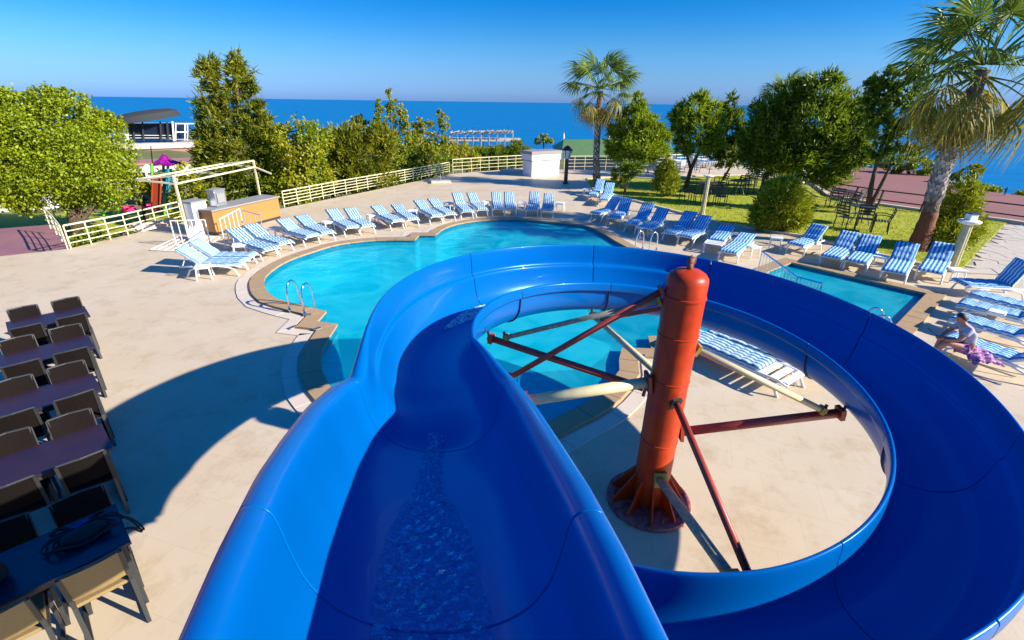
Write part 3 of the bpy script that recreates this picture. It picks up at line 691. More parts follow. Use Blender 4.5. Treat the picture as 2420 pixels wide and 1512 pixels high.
def strut(ycol, end, r, m, clampm='darksteel', dx=0, zc=None):
    c = colp(cropE(0, ycol)[1]); end = Vector(end); print('strut r', round(math.hypot(end.x - HC[0], end.y - HC[1]), 2), 'th', round(angle(end), 2)); d = (end - c).normalized(); h_ = Vector((d.x, d.y, 0)).normalized(); s0 = c + h_ * (RC - .01)
    o = MB().tube([s0 + d * .06, end], r, 12).build('strut', m, SL, smooth=True)
    d2 = (end - s0).normalized()
    MB().box(s0 + d2 * .04, (r * 2.8, .035, r * 3.4), M=d2.to_track_quat('Y', 'Z').to_matrix()).build('bracket', 'redpipe' if clampm == 'red' else clampm, o)
    MB().box(end - d2 * .04, (r * 2.5, .05, r * 2.5), M=d2.to_track_quat('Y', 'Z').to_matrix()).build('clamp', 'redpipe' if clampm == 'red' else clampm, o)
    MB().tube([end - d2 * .015, end + Vector((0, 0, .08))], .018, 6).build('saddle', 'darksteel', o)
    return o
strut(190, G(*cropE(230, 590), 1.45), .032, 'redpipe', 'red')
strut(245, G(*cropE(215, 405), 1.72), .028, 'oldcream', 'yellowsteel')
strut(655, G(*cropE(145, 403), 1.70), .040, 'redpipe', 'red')
strut(600, G(*cropE(300, 690), 1.4), .058, 'cream', 'red')
strut(610, G(*cropE(610, 300), 1.55), .036, 'cream', 'darksteel')
strut(295, G(*cropE(640, 325), 1.52), .028, 'redpipe', 'darksteel')
strut(450, G(*cropE(1660, 735), 1.24), .034, 'cream', 'yellowsteel')
strut(830, G(*cropE(1745, 740), 1.2), .050, 'redpipe', 'red')
strut(640, G(*cropE(1330, 1500), .95), .034, 'redpipe', 'darksteel')
strut(985, G(*cropE(1250, 1500), .9), .048, 'oldcream', 'yellowsteel')
for p, q in [((60, 1660), None)]: pass
# legs of the slide where the photograph does not look: chute portal behind the camera and posts under the run-out
for xx in (-.62, .62):
    MB().tube([(xx, -1.0, 0), (xx, -1.0, 3.2)], .06, 12).build('rear_post', 'redpipe', SL, smooth=True)
# ================================================================ FOLIAGE
def leaves(centers, radii, normals_up, kind, size, n_per, jit=1.0):
    """centers (k,3) clump centres; returns V,F of thin leaf faces spread round each clump"""
    k = len(centers); C_ = np.repeat(centers, n_per, 0); Rr = np.repeat(radii, n_per, 0); N_ = len(C_)
    off = rng.normal(0, .5, (N_, 3)); p = C_ + off * Rr
    out = np.repeat(normals_up, n_per, 0)
    if kind == 'needle':
        d = out * .9 + rng.normal(0, .55, (N_, 3)) + np.array([0, 0, .5]); d /= np.linalg.norm(d, axis=1)[:, None]
        s = rng.normal(0, 1, (N_, 3)); s -= (s * d).sum(1)[:, None] * d; s /= np.linalg.norm(s, axis=1)[:, None]
        L = size * (rng.uniform(.7, 1.4, N_) * np.where(rng.random(N_) < .10, 1.8, 1.0))[:, None]; w_ = size * .17
        V = np.stack([p - s * w_, p + s * w_, p + d * L + s * w_ * .3, p + d * L - s * w_ * .3], 1)
    else:
        d = rng.normal(0, 1, (N_, 3)) + out * .5; d /= np.linalg.norm(d, axis=1)[:, None]
        nr = out * .8 + rng.normal(0, .8, (N_, 3)) + np.array([0, 0, .4]); s = np.cross(d, nr); s /= (np.linalg.norm(s, axis=1)[:, None] + 1e-9)
        L = size * rng.uniform(.6, 1.3, N_)[:, None]; w_ = L * .32
        V = np.stack([p, p + d * L * .5 + s * w_, p + d * L, p + d * L * .5 - s * w_], 1)
    return V.reshape(-1, 3)
NQ = [0]
def crown(lobes, m, parent, kind='broad', size=.12, dens_=1.0, name='crown', clump=.22, core=.35, per=26):
    Vs = []; tot_ = 0
    if kind == 'needle': dens_ *= 2.6; per = 16; clump *= 1.25
    else: dens_ *= 1.0; per = 18
    if core < .3: per = 7; dens_ *= 1.25
    for (c, r_) in lobes:
        c = np.array(c); r_ = np.array(r_); area = 4 * math.pi * ((r_[0] * r_[1]) ** 1.6 / 3 + (r_[0] * r_[2]) ** 1.6 / 3 + (r_[1] * r_[2]) ** 1.6 / 3) ** (1 / 1.6)
        n_ = int(area * dens_ / (size * size * .33) * .9 / per) + 4
        d = rng.normal(0, 1, (n_, 3)); d /= np.linalg.norm(d, axis=1)[:, None]
        rad = 1 - core * rng.random(n_) ** 1.5; rad *= 1 + .10 * np.sin(d[:, 0] * 5 + c[0]) * np.sin(d[:, 2] * 6 + c[1])
        cc = c + d * r_ * rad[:, None]
        cl = clump * float(np.mean(r_)) * rng.uniform(.5, 1.3, (n_, 1)) * np.ones((1, 3))
        cl = np.minimum(cl, size * (3.2 if core >= .3 else 1.1))
        Vs.append(leaves(cc, cl, d, kind, size, per))
    V = np.concatenate(Vs); F = np.arange(len(V)).reshape(-1, 4); NQ[0] += len(F)
    return fast_mesh(name, V, F, m, parent)
def px_lobes(base, L, depth=.85, dz=0, satellites=True):
    out = []; L = list(L)
    for q in list(L):
        if satellites:
            for k in range(4):
                a = random.uniform(0, 6.28); f_ = random.uniform(.28, .5); L.append((q[0] + q[2] * .85 * math.cos(a), q[1] + q[3] * .85 * math.sin(a), q[2] * f_, q[3] * f_, random.uniform(-.8, .8)))
    for q in L:
        x, y, rx, ry = q[:4]; off = q[4] if len(q) > 4 else random.uniform(-.25, .25)
        p = D(x, y, base); Z = PR(p)[2]; wx, wy = rx * Z / FPX, ry * Z / FPX
        b_ = Vector((base[0], base[1], 0)).normalized(); p = p + b_ * off * wx
        out.append(((p.x, p.y, p.z), (wx, wx * depth, wy)))
    return out
def tree(label, base_px, lobes, m, kind='broad', size=.12, trunks=(), tr=.14, z=0.0, name='tree', cat='tree', group=None, dens_=1.0, bark='bark', clump=.22, core=.35, tname='trunk'):
    base = G(base_px[0], base_px[1], z); t = empty(name, base, 0, label, cat, group); inv = -base
    o = crown(px_lobes(base, lobes, satellites=core >= .3), m, None, kind, size, dens_, 'crown' if name.endswith('tree') else 'foliage', clump, core)
    me = o.data; co = np.empty(len(me.vertices) * 3, np.float32); me.vertices.foreach_get('co', co); co = co.reshape(-1, 3) + np.array(inv, np.float32); me.vertices.foreach_set('co', co.ravel()); o.parent = t
    for tk in trunks:
        P = [base + inv] + [D(x, y, base) + inv for x, y in tk]
        P[0] = P[0] - Vector((0, 0, .15)); N_ = len(P); MB().tube(P, [tr * (1.25 - .95 * i / (N_ - 1)) for i in range(N_)], 9).build(tname if tname else 'trunk', bark, t, smooth=True)
    if not trunks: 
        c = G(base_px[0], base_px[1], z); top = D(lobes[0][0], lobes[0][1], base); MB().tube([Vector((0, 0, -.1)), (top + inv) * .5, top + inv], [tr, tr * .7, tr * .2], 7).build('stem', bark, t, smooth=True)
    return t
gz = -1.2
tree('broad round leafy tree with bright yellow green crown at the left end of the fence', (178, 548), [(60, 340, 110, 105), (150, 300, 85, 75), (232, 352, 72, 75), (100, 420, 120, 70), (225, 430, 80, 55), (15, 415, 90, 70), (-70, 380, 100, 110), (285, 400, 38, 50), (125, 245, 30, 30), (40, 255, 60, 40), (-10, 300, 60, 70), (170, 380, 90, 80, -.6), (255, 300, 35, 30)],
     'leaf_bright', size=.105, trunks=[[(165, 500), (120, 440), (80, 380)], [(185, 500), (200, 440), (220, 390)], [(200, 510), (240, 470)], [(172, 510), (160, 440), (150, 350)]], tr=.16, z=-.8, dens_=.95, group='trees round the pool')
tree('tall two-topped dark conifer above the pergola frame', (562, 520), [(492, 150, 16, 20), (488, 185, 22, 26), (497, 225, 22, 24), (482, 245, 16, 14), (560, 150, 18, 20), (568, 180, 32, 24), (556, 215, 26, 22), (590, 205, 14, 18), (540, 245, 34, 26), (585, 260, 26, 20), (612, 262, 14, 16), (500, 275, 34, 24), (545, 295, 60, 30), (600, 300, 40, 28), (630, 315, 22, 24), (478, 312, 22, 22), (500, 340, 40, 34), (560, 350, 75, 38), (635, 360, 30, 34), (480, 380, 28, 30), (520, 400, 60, 40), (590, 410, 62, 40), (500, 440, 40, 28), (570, 450, 50, 26)],
     'leaf_conifer', 'needle', size=.20, trunks=[[(560, 440), (548, 330), (530, 240), (495, 150)], [(562, 440), (566, 330), (560, 230), (563, 140)]], tr=.15, z=gz, dens_=.55, core=.7, group='trees round the pool')
bg = 'bushes beyond the long fence'
tree('broad green bush filling the hedge row between the golden and the dark leaning bush', (790, 474), [(775, 400, 48, 48), (800, 360, 36, 34), (770, 440, 48, 26), (745, 330, 26, 22)], 'leaf_gold', size=.13, z=gz, name='bush', cat='bush', group=bg, dens_=1.1)
tree('dense green bush low in the hedge row below the wispy trees', (920, 446), [(900, 405, 50, 34), (950, 400, 50, 36), (1000, 390, 46, 32), (1045, 392, 34, 24), (925, 370, 34, 26)], 'leaf_pine', size=.13, z=gz, name='bush', cat='bush', group=bg, dens_=1.2)
tree('yellow green rounded bush right beside the tall conifer', (700, 515), [(700, 340, 60, 48), (670, 390, 45, 60), (735, 335, 42, 42), (700, 430, 75, 50), (745, 400, 38, 60), (650, 440, 40, 30)], 'leaf_gold', size=.15, z=gz, name='bush', cat='bush', group=bg, dens_=1.2, tname=None)
tree('dark leaning bush in the middle of the hedge row, right of the yellow green one', (850, 490), [(815, 340, 45, 38), (860, 380, 52, 52), (895, 345, 34, 40), (820, 400, 40, 42), (790, 360, 28, 45), (870, 425, 60, 24)], 'leaf_conifer', 'needle', size=.22, z=gz, name='bush', cat='bush', group=bg, dens_=.8)
tree('tall wispy tree with loose sprays rising above the horizon', (935, 470), [(920, 228, 6, 22), (897, 252, 6, 16), (918, 272, 12, 22), (945, 262, 14, 36), (900, 300, 12, 26), (932, 312, 24, 30), (960, 300, 12, 28), (930, 350, 34, 32), (925, 390, 40, 30), (890, 275, 5, 12), (905, 345, 24, 24)], 'leaf_gold', size=.13, z=gz, trunks=[[(930, 380), (925, 300), (919, 220)], [(930, 380), (945, 300), (948, 245)]], tr=.06, dens_=.42, core=.9, name='wispy_tree', cat='tree', group=bg)
tree('thin open treetop with separate twigs right of the tall wispy tree', (1015, 455), [(990, 285, 14, 16), (1008, 300, 16, 18), (1040, 270, 7, 16), (1052, 290, 14, 16), (1000, 335, 30, 26), (1040, 320, 20, 22), (1025, 360, 40, 26), (978, 310, 10, 20)], 'leaf_gold', size=.13, z=gz, trunks=[[(1015, 360), (1000, 320), (988, 272)], [(1020, 350), (1042, 300), (1042, 262)]], tr=.05, dens_=.35, core=.9, name='wispy_tree', cat='tree', group=bg)
tree('thin twiggy treetop standing behind the dark leaning bush', (850, 470), [(848, 275, 6, 14), (852, 295, 12, 14), (836, 292, 7, 12), (868, 300, 10, 12), (850, 325, 26, 18)], 'leaf_conifer', size=.13, z=gz, trunks=[[(850, 330), (848, 268)]], tr=.05, dens_=.4, core=.9, name='wispy_tree', cat='tree', group=bg)
tree('brownish green bush between the two wispy trees', (975, 440), [(965, 380, 40, 40), (990, 345, 28, 26), (935, 405, 36, 24), (1010, 395, 30, 30)], 'leaf_gold', size=.14, z=gz, name='bush', cat='bush', group=bg, dens_=1.2)
tree('dark green bush behind the right end of the long fence', (1060, 428), [(1050, 370, 40, 30), (1080, 355, 26, 20), (1030, 385, 30, 24), (1100, 375, 34, 24)], 'leaf_gold', size=.14, z=gz, name='bush', cat='bush', group=bg, dens_=1.2)
tree('low clipped green hedge bush behind the fence near the hut', (1170, 420), [(1140, 372, 34, 20), (1180, 368, 34, 20), (1220, 362, 26, 22), (1160, 385, 50, 14), (1215, 380, 30, 14)], 'leaf_pine', 'needle', size=.17, z=gz, name='bush', cat='bush', group=bg, dens_=.8)
tree('leafy green bush under the left end of the pergola frame', (455, 545), [(450, 450, 40, 32), (430, 490, 32, 30), (475, 480, 30, 34), (440, 410, 22, 26)], 'leaf_gold', size=.12, z=-1, name='bush', cat='bush', dens_=.8, group='bushes behind the left fence')
tree('small rounded bush between the white dispenser and the steel box', (520, 530), [(515, 465, 20, 20), (500, 480, 22, 16)], 'leaf_bright', size=.10, z=-1, name='bush', cat='bush', dens_=.8, group='bushes behind the left fence')
tree('low dark bush growing at the foot of the round leafy tree', (215, 600), [(210, 560, 30, 18), (240, 572, 26, 14), (190, 575, 26, 14)], 'leaf_pine', size=.11, z=-.8, name='bush', cat='bush', dens_=.8, group='bushes behind the left fence')
tree('low scrubby bush seen through the left fence beside the violet path', (300, 590), [(285, 566, 26, 9), (320, 560, 22, 9)], 'leaf_pine', size=.11, z=-.8, name='bush', cat='bush', dens_=.8, group='bushes behind the left fence')
tree('dark shady bush under the conifer behind the steel box', (600, 520), [(600, 460, 34, 26), (630, 450, 30, 28), (575, 450, 22, 24)], 'leaf_pine', size=.13, z=gz, name='bush', cat='bush', dens_=.8, group='bushes behind the left fence')
tree('dark bush in the playground behind the pink swings', (345, 520), [(335, 455, 26, 22), (360, 445, 20, 20)], 'leaf_conifer', size=.13, z=-1, name='bush', cat='bush', dens_=.7, group='bushes behind the left fence')

tg = 'trees round the pool'
tree('bright green cedar with layered feathery branches right of the palm', (1470, 447), [(1508, 238, 10, 14), (1505, 258, 20, 14), (1498, 280, 38, 18), (1535, 290, 24, 14), (1485, 305, 42, 18), (1530, 315, 44, 18), (1560, 330, 22, 12), (1470, 332, 38, 16), (1520, 345, 56, 18), (1495, 368, 50, 14), (1555, 362, 22, 10), (1455, 355, 20, 10)], 'leaf_cedar', 'needle', size=.17, trunks=[[(1480, 400), (1495, 340), (1508, 240)]], tr=.11, dens_=.75, group=tg)
tree('small dark shrub at the foot of the cedar', (1472, 462), [(1465, 415, 18, 16), (1485, 402, 20, 16), (1505, 400, 12, 12)], 'leaf_pine', 'needle', size=.13, trunks=[[(1478, 440), (1470, 415)], [(1480, 440), (1500, 410)]], tr=.05, name='shrub', cat='shrub', dens_=.7)
tree('tall open pine with slanting trunk left of the big dark pine', (1618, 447), [(1660, 240, 20, 20), (1640, 262, 36, 24), (1680, 262, 26, 20), (1612, 282, 26, 24), (1655, 298, 42, 24), (1610, 318, 24, 22), (1640, 340, 38, 20), (1690, 300, 22, 26), (1680, 335, 26, 18), (1600, 265, 14, 16), (1615, 350, 20, 12)], 'leaf_cedar', 'needle', size=.19, trunks=[[(1632, 400), (1655, 350), (1655, 270)], [(1632, 400), (1610, 320)]], tr=.11, dens_=.62, core=.6, group=tg)
tree('darker pine on a thin curved trunk behind the leaning one', (1704, 428), [(1725, 250, 14, 22), (1715, 280, 28, 20), (1740, 285, 22, 24), (1722, 315, 34, 24), (1700, 345, 34, 22), (1735, 355, 30, 22), (1752, 325, 16, 26), (1690, 365, 24, 14), (1715, 380, 30, 14)], 'leaf_pine', 'needle', size=.19, trunks=[[(1722, 400), (1735, 350), (1725, 280)]], tr=.07, dens_=.6, core=.6, group=tg)
tree('biggest pine, a wide dense dark green crown over the terrace', (1800, 455), [(1830, 262, 48, 36), (1880, 235, 50, 38), (1940, 225, 52, 40), (1995, 262, 46, 44), (1850, 310, 70, 44), (1930, 290, 70, 50), (2000, 320, 48, 50), (1800, 330, 40, 46), (1870, 365, 78, 36), (1950, 370, 70, 44), (1820, 385, 50, 26), (1960, 415, 40, 20), (2010, 375, 34, 30), (1890, 400, 40, 20), (1785, 365, 34, 36), (2030, 345, 34, 40), (1770, 320, 20, 24), (1905, 200, 22, 14), (2025, 290, 30, 30), (1962, 190, 24, 18), (1800, 290, 26, 26)], 'leaf_pine', 'needle', size=.19, trunks=[[(1812, 410), (1840, 370), (1870, 290)], [(1812, 410), (1900, 370), (1960, 280)]], tr=.15, dens_=.75, group=tg)
tree('dark two-stemmed pine standing by the garden chairs', (2048, 508), [(2105, 185, 32, 22), (2080, 215, 34, 26), (2140, 215, 40, 30), (2065, 255, 26, 34), (2120, 260, 52, 38), (2170, 255, 30, 40), (2090, 305, 38, 34), (2145, 315, 44, 36), (2080, 350, 26, 20), (2125, 365, 46, 20), (2060, 200, 14, 12), (2155, 175, 20, 14)], 'leaf_pine', size=.15, trunks=[[(2058, 440), (2072, 380), (2100, 280)], [(2060, 480), (2100, 400), (2130, 300)]], tr=.10, dens_=.75, group=tg)
tree('second trunked pine behind the round clipped bush', (1888, 447), [(1880, 330, 30, 30), (1910, 345, 34, 30)], 'leaf_pine', 'needle', size=.19, trunks=[[(1885, 410), (1895, 350)]], tr=.12, dens_=.7, group=tg)
tree('round yellow green clipped bush on the lawn', (1845, 548), [(1843, 495, 58, 46), (1848, 455, 40, 32), (1862, 432, 16, 12), (1815, 515, 34, 26), (1880, 515, 30, 26)], 'leaf_topiary', 'needle', size=.13, name='clipped_bush', cat='bush', dens_=1.1, core=.2)
tree('small cone-shaped clipped bush beside the lantern post', (1590, 466), [(1575, 435, 30, 24), (1574, 412, 23, 22), (1577, 392, 12, 16), (1580, 376, 5, 8)], 'leaf_topiary', 'needle', size=.13, name='clipped_bush', cat='bush', dens_=1.1, core=.2, tr=.05)
tree('tall dark green cypress bush behind the fluted lamp post', (2245, 590), [(2268, 460, 26, 26), (2258, 500, 40, 34), (2240, 545, 52, 42), (2285, 490, 24, 46), (2295, 440, 10, 14), (2300, 545, 20, 30), (2220, 570, 30, 20)], 'leaf_topiary', 'needle', size=.12, name='cypress_bush', cat='bush', dens_=1.0, core=.22)
sg = 'shrubs along the seaward edge of the promenade'
tree('pale green shrub at the promenade edge right of the palm trunk', (2290, 440), [(2285, 412, 26, 12), (2305, 400, 18, 9), (2265, 420, 16, 9)], 'leaf_topiary', size=.13, z=-.5, name='shrub', cat='shrub', group=sg, dens_=.8)
tree('low bush at the promenade edge left of the standing figure', (2320, 450), [(2300, 440, 20, 10), (2330, 446, 24, 9), (2350, 452, 14, 5)], 'leaf_cedar', size=.12, z=-.6, name='shrub', cat='shrub', group=sg, dens_=.8)
tree('small bush at the promenade edge right of the standing figure', (2410, 466), [(2405, 458, 12, 6), (2425, 456, 14, 7)], 'leaf_cedar', size=.12, z=-.6, name='shrub', cat='shrub', group=sg, dens_=.8)
tree('blue green shrub left of the big palm trunk above the promenade', (2150, 420), [(2140, 385, 26, 16), (2175, 392, 26, 18), (2195, 410, 16, 12), (2110, 392, 22, 14)], 'leaf_topiary', size=.14, z=-.6, name='shrub', cat='shrub', group=sg, dens_=.8)
tree('dark shrub behind the promenade under the pines', (2060, 402), [(2050, 372, 26, 16), (2080, 378, 20, 14), (2015, 378, 20, 14)], 'leaf_pine', size=.14, z=-.6, name='shrub', cat='shrub', group=sg, dens_=.8)
tree('small far tree by the beach just left of the palm', (1285, 352), [(1283, 328, 11, 9), (1270, 334, 6, 5), (1296, 333, 9, 5)], 'leaf_topiary', size=.5, z=-8, name='shrub', cat='shrub', dens_=.8, tr=.3)

# ---------------------------------------------------------------- palms
def fan_frond(m, n_=26, L=.95, stalk=.9, droop=.35, fold=.25, tipdroop=.5):
    """fan leaf: stalk along +y, leaflets radiating, tips hanging"""
    b = MB(); b.tube([(0, 0, 0), (0, stalk * .5, .02), (0, stalk, -.02)], [.022, .014, .010], 5)
    for i in range(n_):
        a = R(-118 + 236 * i / (n_ - 1)) + random.uniform(-.03, .03); l = L * (1 - .25 * abs(a) / 2.06) * random.uniform(.85, 1.08); w_ = .027 * L
        d = Vector((math.sin(a), math.cos(a), 0)); s = Vector((math.cos(a), -math.sin(a), 0)); o = Vector((0, stalk, -.02)); z0 = -fold * abs(math.sin(a)) * .4
        def P_(t): return o + d * l * t + Vector((0, 0, z0 * t - droop * t * t * .5 - (tipdroop * max(0, t - .55) ** 1.5 * 1.2) + random.uniform(-.01, .01)))
        p1, p2, p3 = P_(.5), P_(.78), P_(1.0)
        h_ = Vector((0, 0, w_ * .5))
        b.add([o, p1 + s * w_ - h_, p1 + h_, p1 - s * w_ - h_, p2 + s * w_ * .5, p2 - s * w_ * .5, p3], [(0, 1, 2), (0, 2, 3), (1, 4, 2), (2, 4, 5), (2, 5, 3), (4, 6, 5)])
    me = bpy.data.meshes.new('frond'); me.from_pydata(b.v, [], b.f); me.update(); me.materials.append(MATS[m]); return me
FR = {'g': [fan_frond('frond', 30, .95, .95, .25, .45, .35), fan_frond('frond', 28, .9, 1.0, .40, .5, .6), fan_frond('frond', 28, .95, 1.1, .5, .5, .8)],
      'o': [fan_frond('frond_old', 26, .85, .9, .6, .9, 1.0), fan_frond('frond_old', 24, .8, .95, .8, 1.1, 1.3)],
      'd': [fan_frond('frond_dead', 22, .7, .6, .6, 1.6), fan_frond('frond_dead', 20, .6, .5, .8, 2.0)]}
def palm(label, base_px, pts_px, tr, scale, ng, no_, nd, boots=True, name='palm_tree', seed=1, boot_rng=(.25, .8), redbase=0.0, z=0.0, group='palm trees'):
    rs = random.Random(seed); base = G(*base_px, z); t = empty(name, base, 0, label, 'palm tree', group); inv = -base
    P = [Vector((0, 0, -.1))] + [D(x, y, base) + inv for x, y in pts_px]; N_ = len(P)
    # resample
    Q_ = []; 
    for i in range(N_ - 1):
        for k in range(8): Q_.append(P[i].lerp(P[i + 1], k / 8))
    Q_.append(P[-1]); M_ = len(Q_); rr = [tr * (1.25 - .35 * min(1, i / M_ * 4) - .12 * i / M_) for i in range(M_)]
    rr = [r_ * (1 + .05 * math.sin(i * 2.4)) for i, r_ in enumerate(rr)]
    cutk = int(M_ * redbase)
    if cutk: MB().tube(Q_[:cutk + 1], rr[:cutk + 1], 18).build('trunk_base', 'palmred', t, smooth=True)
    MB().tube(Q_[cutk:], rr[cutk:], 18).build('trunk', 'palmbark', t, smooth=True)
    if boots:
        b = MB(); tot = int(150 * scale)
        for k in range(tot):
            f = boot_rng[0] + (boot_rng[1] - boot_rng[0]) * k / tot; q = f * (M_ - 1); i = int(q); c = Q_[i].lerp(Q_[min(i + 1, M_ - 1)], q - i); a = k * 2.4; r_ = rr[i]
            o = Vector((math.cos(a), math.sin(a), 0)); s = Vector((-math.sin(a), math.cos(a), 0)); h_ = .15 * scale; w_ = r_ * .42
            b.add([c + o * r_ * .96 - s * w_, c + o * r_ * .96 + s * w_, c + o * r_ * 1.22 + s * w_ * .5 + Vector((0, 0, h_)), c + o * r_ * 1.22 - s * w_ * .5 + Vector((0, 0, h_)), c + o * r_ * .9 + Vector((0, 0, h_ * .7))],
                  [(0, 1, 2, 3), (3, 2, 4), (0, 3, 4), (1, 4, 2)])
        bo = b.build('frond_bases', 'palmboot', t); bo['kind'] = 'stuff'
    top = Q_[-1]
    def put(kind, el, az, tz, s):
        me = rs.choice(FR[kind]); o = bpy.data.objects.new('frond' if kind != 'd' else 'dead_frond', me); col.objects.link(o); o.parent = t
        o.location = top + Vector((0, 0, tz)) + Vector((math.cos(az), math.sin(az), 0)) * tr * .5; o.rotation_mode = 'XYZ'
        o.rotation_euler = (el, rs.uniform(-.25, .25), az - math.pi / 2); o.scale = (s, s, s)
    for k in range(ng): put('g', R(80 - 88 * (k / ng) ** .9 + rs.uniform(-8, 8)), k * 2.4 + rs.uniform(-.2, .2), .1 * scale, scale * rs.uniform(.85, 1.1))
    for k in range(no_): put('o', R(-8 - 45 * k / max(1, no_) + rs.uniform(-8, 8)), k * 2.4 + 1 + rs.uniform(-.3, .3), -.12 * scale, scale * rs.uniform(.85, 1.05))
    for k in range(nd): put('d', R(-60 - 26 * k / max(1, nd) + rs.uniform(-5, 5)), k * 2.4 + 2 + rs.uniform(-.3, .3), -.25 * scale - .5 * scale * k / max(1, nd), scale * rs.uniform(.7, 1.0))
    return t
palm('fan palm standing behind the white pool hut against the sea', (1410, 443), [(1408, 380), (1412, 300), (1418, 215)], .17, 1.10, 22, 9, 8, seed=3, boot_rng=(.1, .8))
palm('biggest fan palm, with a rust brown trunk foot, at the right edge of the lawn', (2163, 592), [(2195, 510), (2215, 430), (2248, 340), (2292, 240), (2322, 165)], .23, 1.38, 26, 14, 12, seed=8, boot_rng=(.28, .62), redbase=.24)
palm('half hidden fan palm behind the biggest pine', (1845, 430), [(1848, 350), (1850, 235)], .16, .85, 16, 6, 2, boots=False, seed=5)

# ================================================================ BUILDINGS AND FAR THINGS
def boxpx(b, p0, p1, z0, z1, depth, side=1):
    """upright block whose front foot runs p0..p1 (points on the ground)"""
    p0, p1 = Vector((p0[0], p0[1], 0)), Vector((p1[0], p1[1], 0)); t = (p1 - p0).normalized(); n_ = Vector((-t.y, t.x, 0)) * depth
    return b.prism([p0, p1, p1 + n_, p0 + n_], z0, z1)
# white hut
HP = [G(1256, 418), G(1320, 413)]; HP[1] = HP[0] + (HP[1] - HP[0]); hutz = z_at(HP[0], 358)
ht = empty('pool_hut', HP[0], 0, 'small white box-shaped hut at the far edge of the deck', 'hut'); inv = -HP[0]
t_ = (HP[1] - HP[0]).normalized(); nrm = Vector((-t_.y, t_.x, 0)); wid = (HP[1] - HP[0]).length; dp = 1.0
def quad4(a, b_, d0, d1, ex=0): return [a - t_ * ex + nrm * (d0 - ex) + inv, b_ + t_ * ex + nrm * (d0 - ex) + inv, b_ + t_ * ex + nrm * (d1 + ex) + inv, a - t_ * ex + nrm * (d1 + ex) + inv]
MB().prism(quad4(HP[0], HP[1], 0, dp), 0, hutz * .60).build('wall', 'whitewall', ht)
MB().prism(quad4(HP[0] , HP[1], 0, dp, -.05), hutz * .60, hutz * .64).build('groove', 'granite', ht)
MB().prism(quad4(HP[0], HP[1], 0, dp, .06), hutz * .64, hutz * .88).build('upper_band', 'whitewall', ht)
MB().prism(quad4(HP[0], HP[1], 0, dp, .10), hutz * .88, hutz * 1.0).build('roof', 'granite', ht)
# green roofs behind the palm
GR = G(1415, 395, -4.5)
g_ = empty('green_roof_building', GR, 0, 'low building with broad olive green roof behind the palm', 'building')
def local(b, name, m, parent, org): b.v = [(v[0] - org[0], v[1] - org[1], v[2] - org[2]) for v in b.v]; return b.build(name, m, parent)
q0, q1, q2, q3 = D(1325, 372, GR), D(1620, 372, GR), D(1600, 336, GR), D(1345, 340, GR)
bk = Vector((0, 9, 0)); b = MB(); 
b.add([q0, q1, q2 + bk, q3 + bk, q0 + bk * 2.2, q1 + bk * 2.2], [(0, 1, 2, 3), (3, 2, 5, 4), (0, 3, 4), (1, 5, 2)]); local(b, 'roof', 'greenroof', g_, GR)
b = MB(); boxpx(b, q0 + Vector((1, .6, 0)), q1 + Vector((-1, .6, 0)), -9, q0.z - .05, 14); local(b, 'wall', 'granite', g_, GR)
DM = G(1475, 396, -1.2); dz_ = DM
dome = empty('round_tent', DM, 0, 'green domed awning between the palm and the cedar', 'tent'); p = D(1480, 388, DM); Zd = PR(p)[2]; rd = 30 * Zd / FPX
b = MB().lathe((p.x - DM.x, p.y - DM.y, p.z - DM.z - .2), [(rd, 0)] + [(rd * math.cos(a), rd * .72 * math.sin(a)) for a in np.linspace(.05, 1.5, 8)], 20); b.build('awning', 'dome', dome, smooth=True)
b = MB(); b.tube([(p.x - DM.x + rd * 1.0 * math.cos(a), p.y - DM.y + rd * math.sin(a), p.z - DM.z - .2) for a in np.linspace(0, 2 * math.pi, 25)], .05, 6); b.build('rim', 'parasolpale', dome)
MB().tube([(p.x - DM.x, p.y - DM.y, 0), (p.x - DM.x, p.y - DM.y, p.z - DM.z + .5)], .05, 8).build('pole', 'fence_white', dome)

# far pavilion on the left with its dark disc roof
PB = G(352, 345, -3.0); pv_ = empty('beach_pavilion', PB, 0, 'far pavilion with a tilted round dark roof and glass walls by the sea', 'pavilion')
def PL(x, y, dy=0): q = D(x, y, PB); return Vector((q.x - PB.x, q.y - PB.y + dy, q.z - PB.z))
ca_, cb_ = PL(272, 290), PL(420, 270); cc = (ca_ + cb_) / 2; rx_ = (cb_ - ca_).length / 2; ux = (cb_ - ca_).normalized(); uy = Vector((0, 1, .10)).normalized(); uz = ux.cross(uy)
b = MB(); nn_ = 36; prof = [(1.0, -.12), (1.0, 0), (.93, .32), (.7, .48), (.3, .55), (.01, .56)]
for (f_, hz) in [(.01, -.14)] + prof:
    b.v += [tuple(cc + ux * rx_ * f_ * math.cos(a) + uy * rx_ * .8 * f_ * math.sin(a) + uz * hz * 2.6) for a in np.linspace(0, 2 * math.pi, nn_, endpoint=False)]
b.f = [(i * nn_ + j, i * nn_ + (j + 1) % nn_, (i + 1) * nn_ + (j + 1) % nn_, (i + 1) * nn_ + j) for i in range(len(prof)) for j in range(nn_)]
b.build('roof', 'canopydark', pv_, autos=True)
wl0, wr0 = PL(302, 332), PL(412, 332); th_ = (PL(302, 292) - wl0).z
b = MB(); b.prism([wl0 + Vector((0, .5, 0)), wr0 + Vector((0, .5, 0)), wr0 + Vector((0, 4, 0)), wl0 + Vector((0, 4, 0))], wl0.z, wl0.z + th_); b.build('glass_wall', 'glassdark', pv_)
for k, x in enumerate((303, 318, 340, 382, 398, 411)):
    a = PL(x, 333); c = PL(x - 3, 290); MB().bar(a, c + Vector((0, 0, .2)), .22).build('post', 'fence_white' if k in (0, 5) else 'canopydark', pv_)
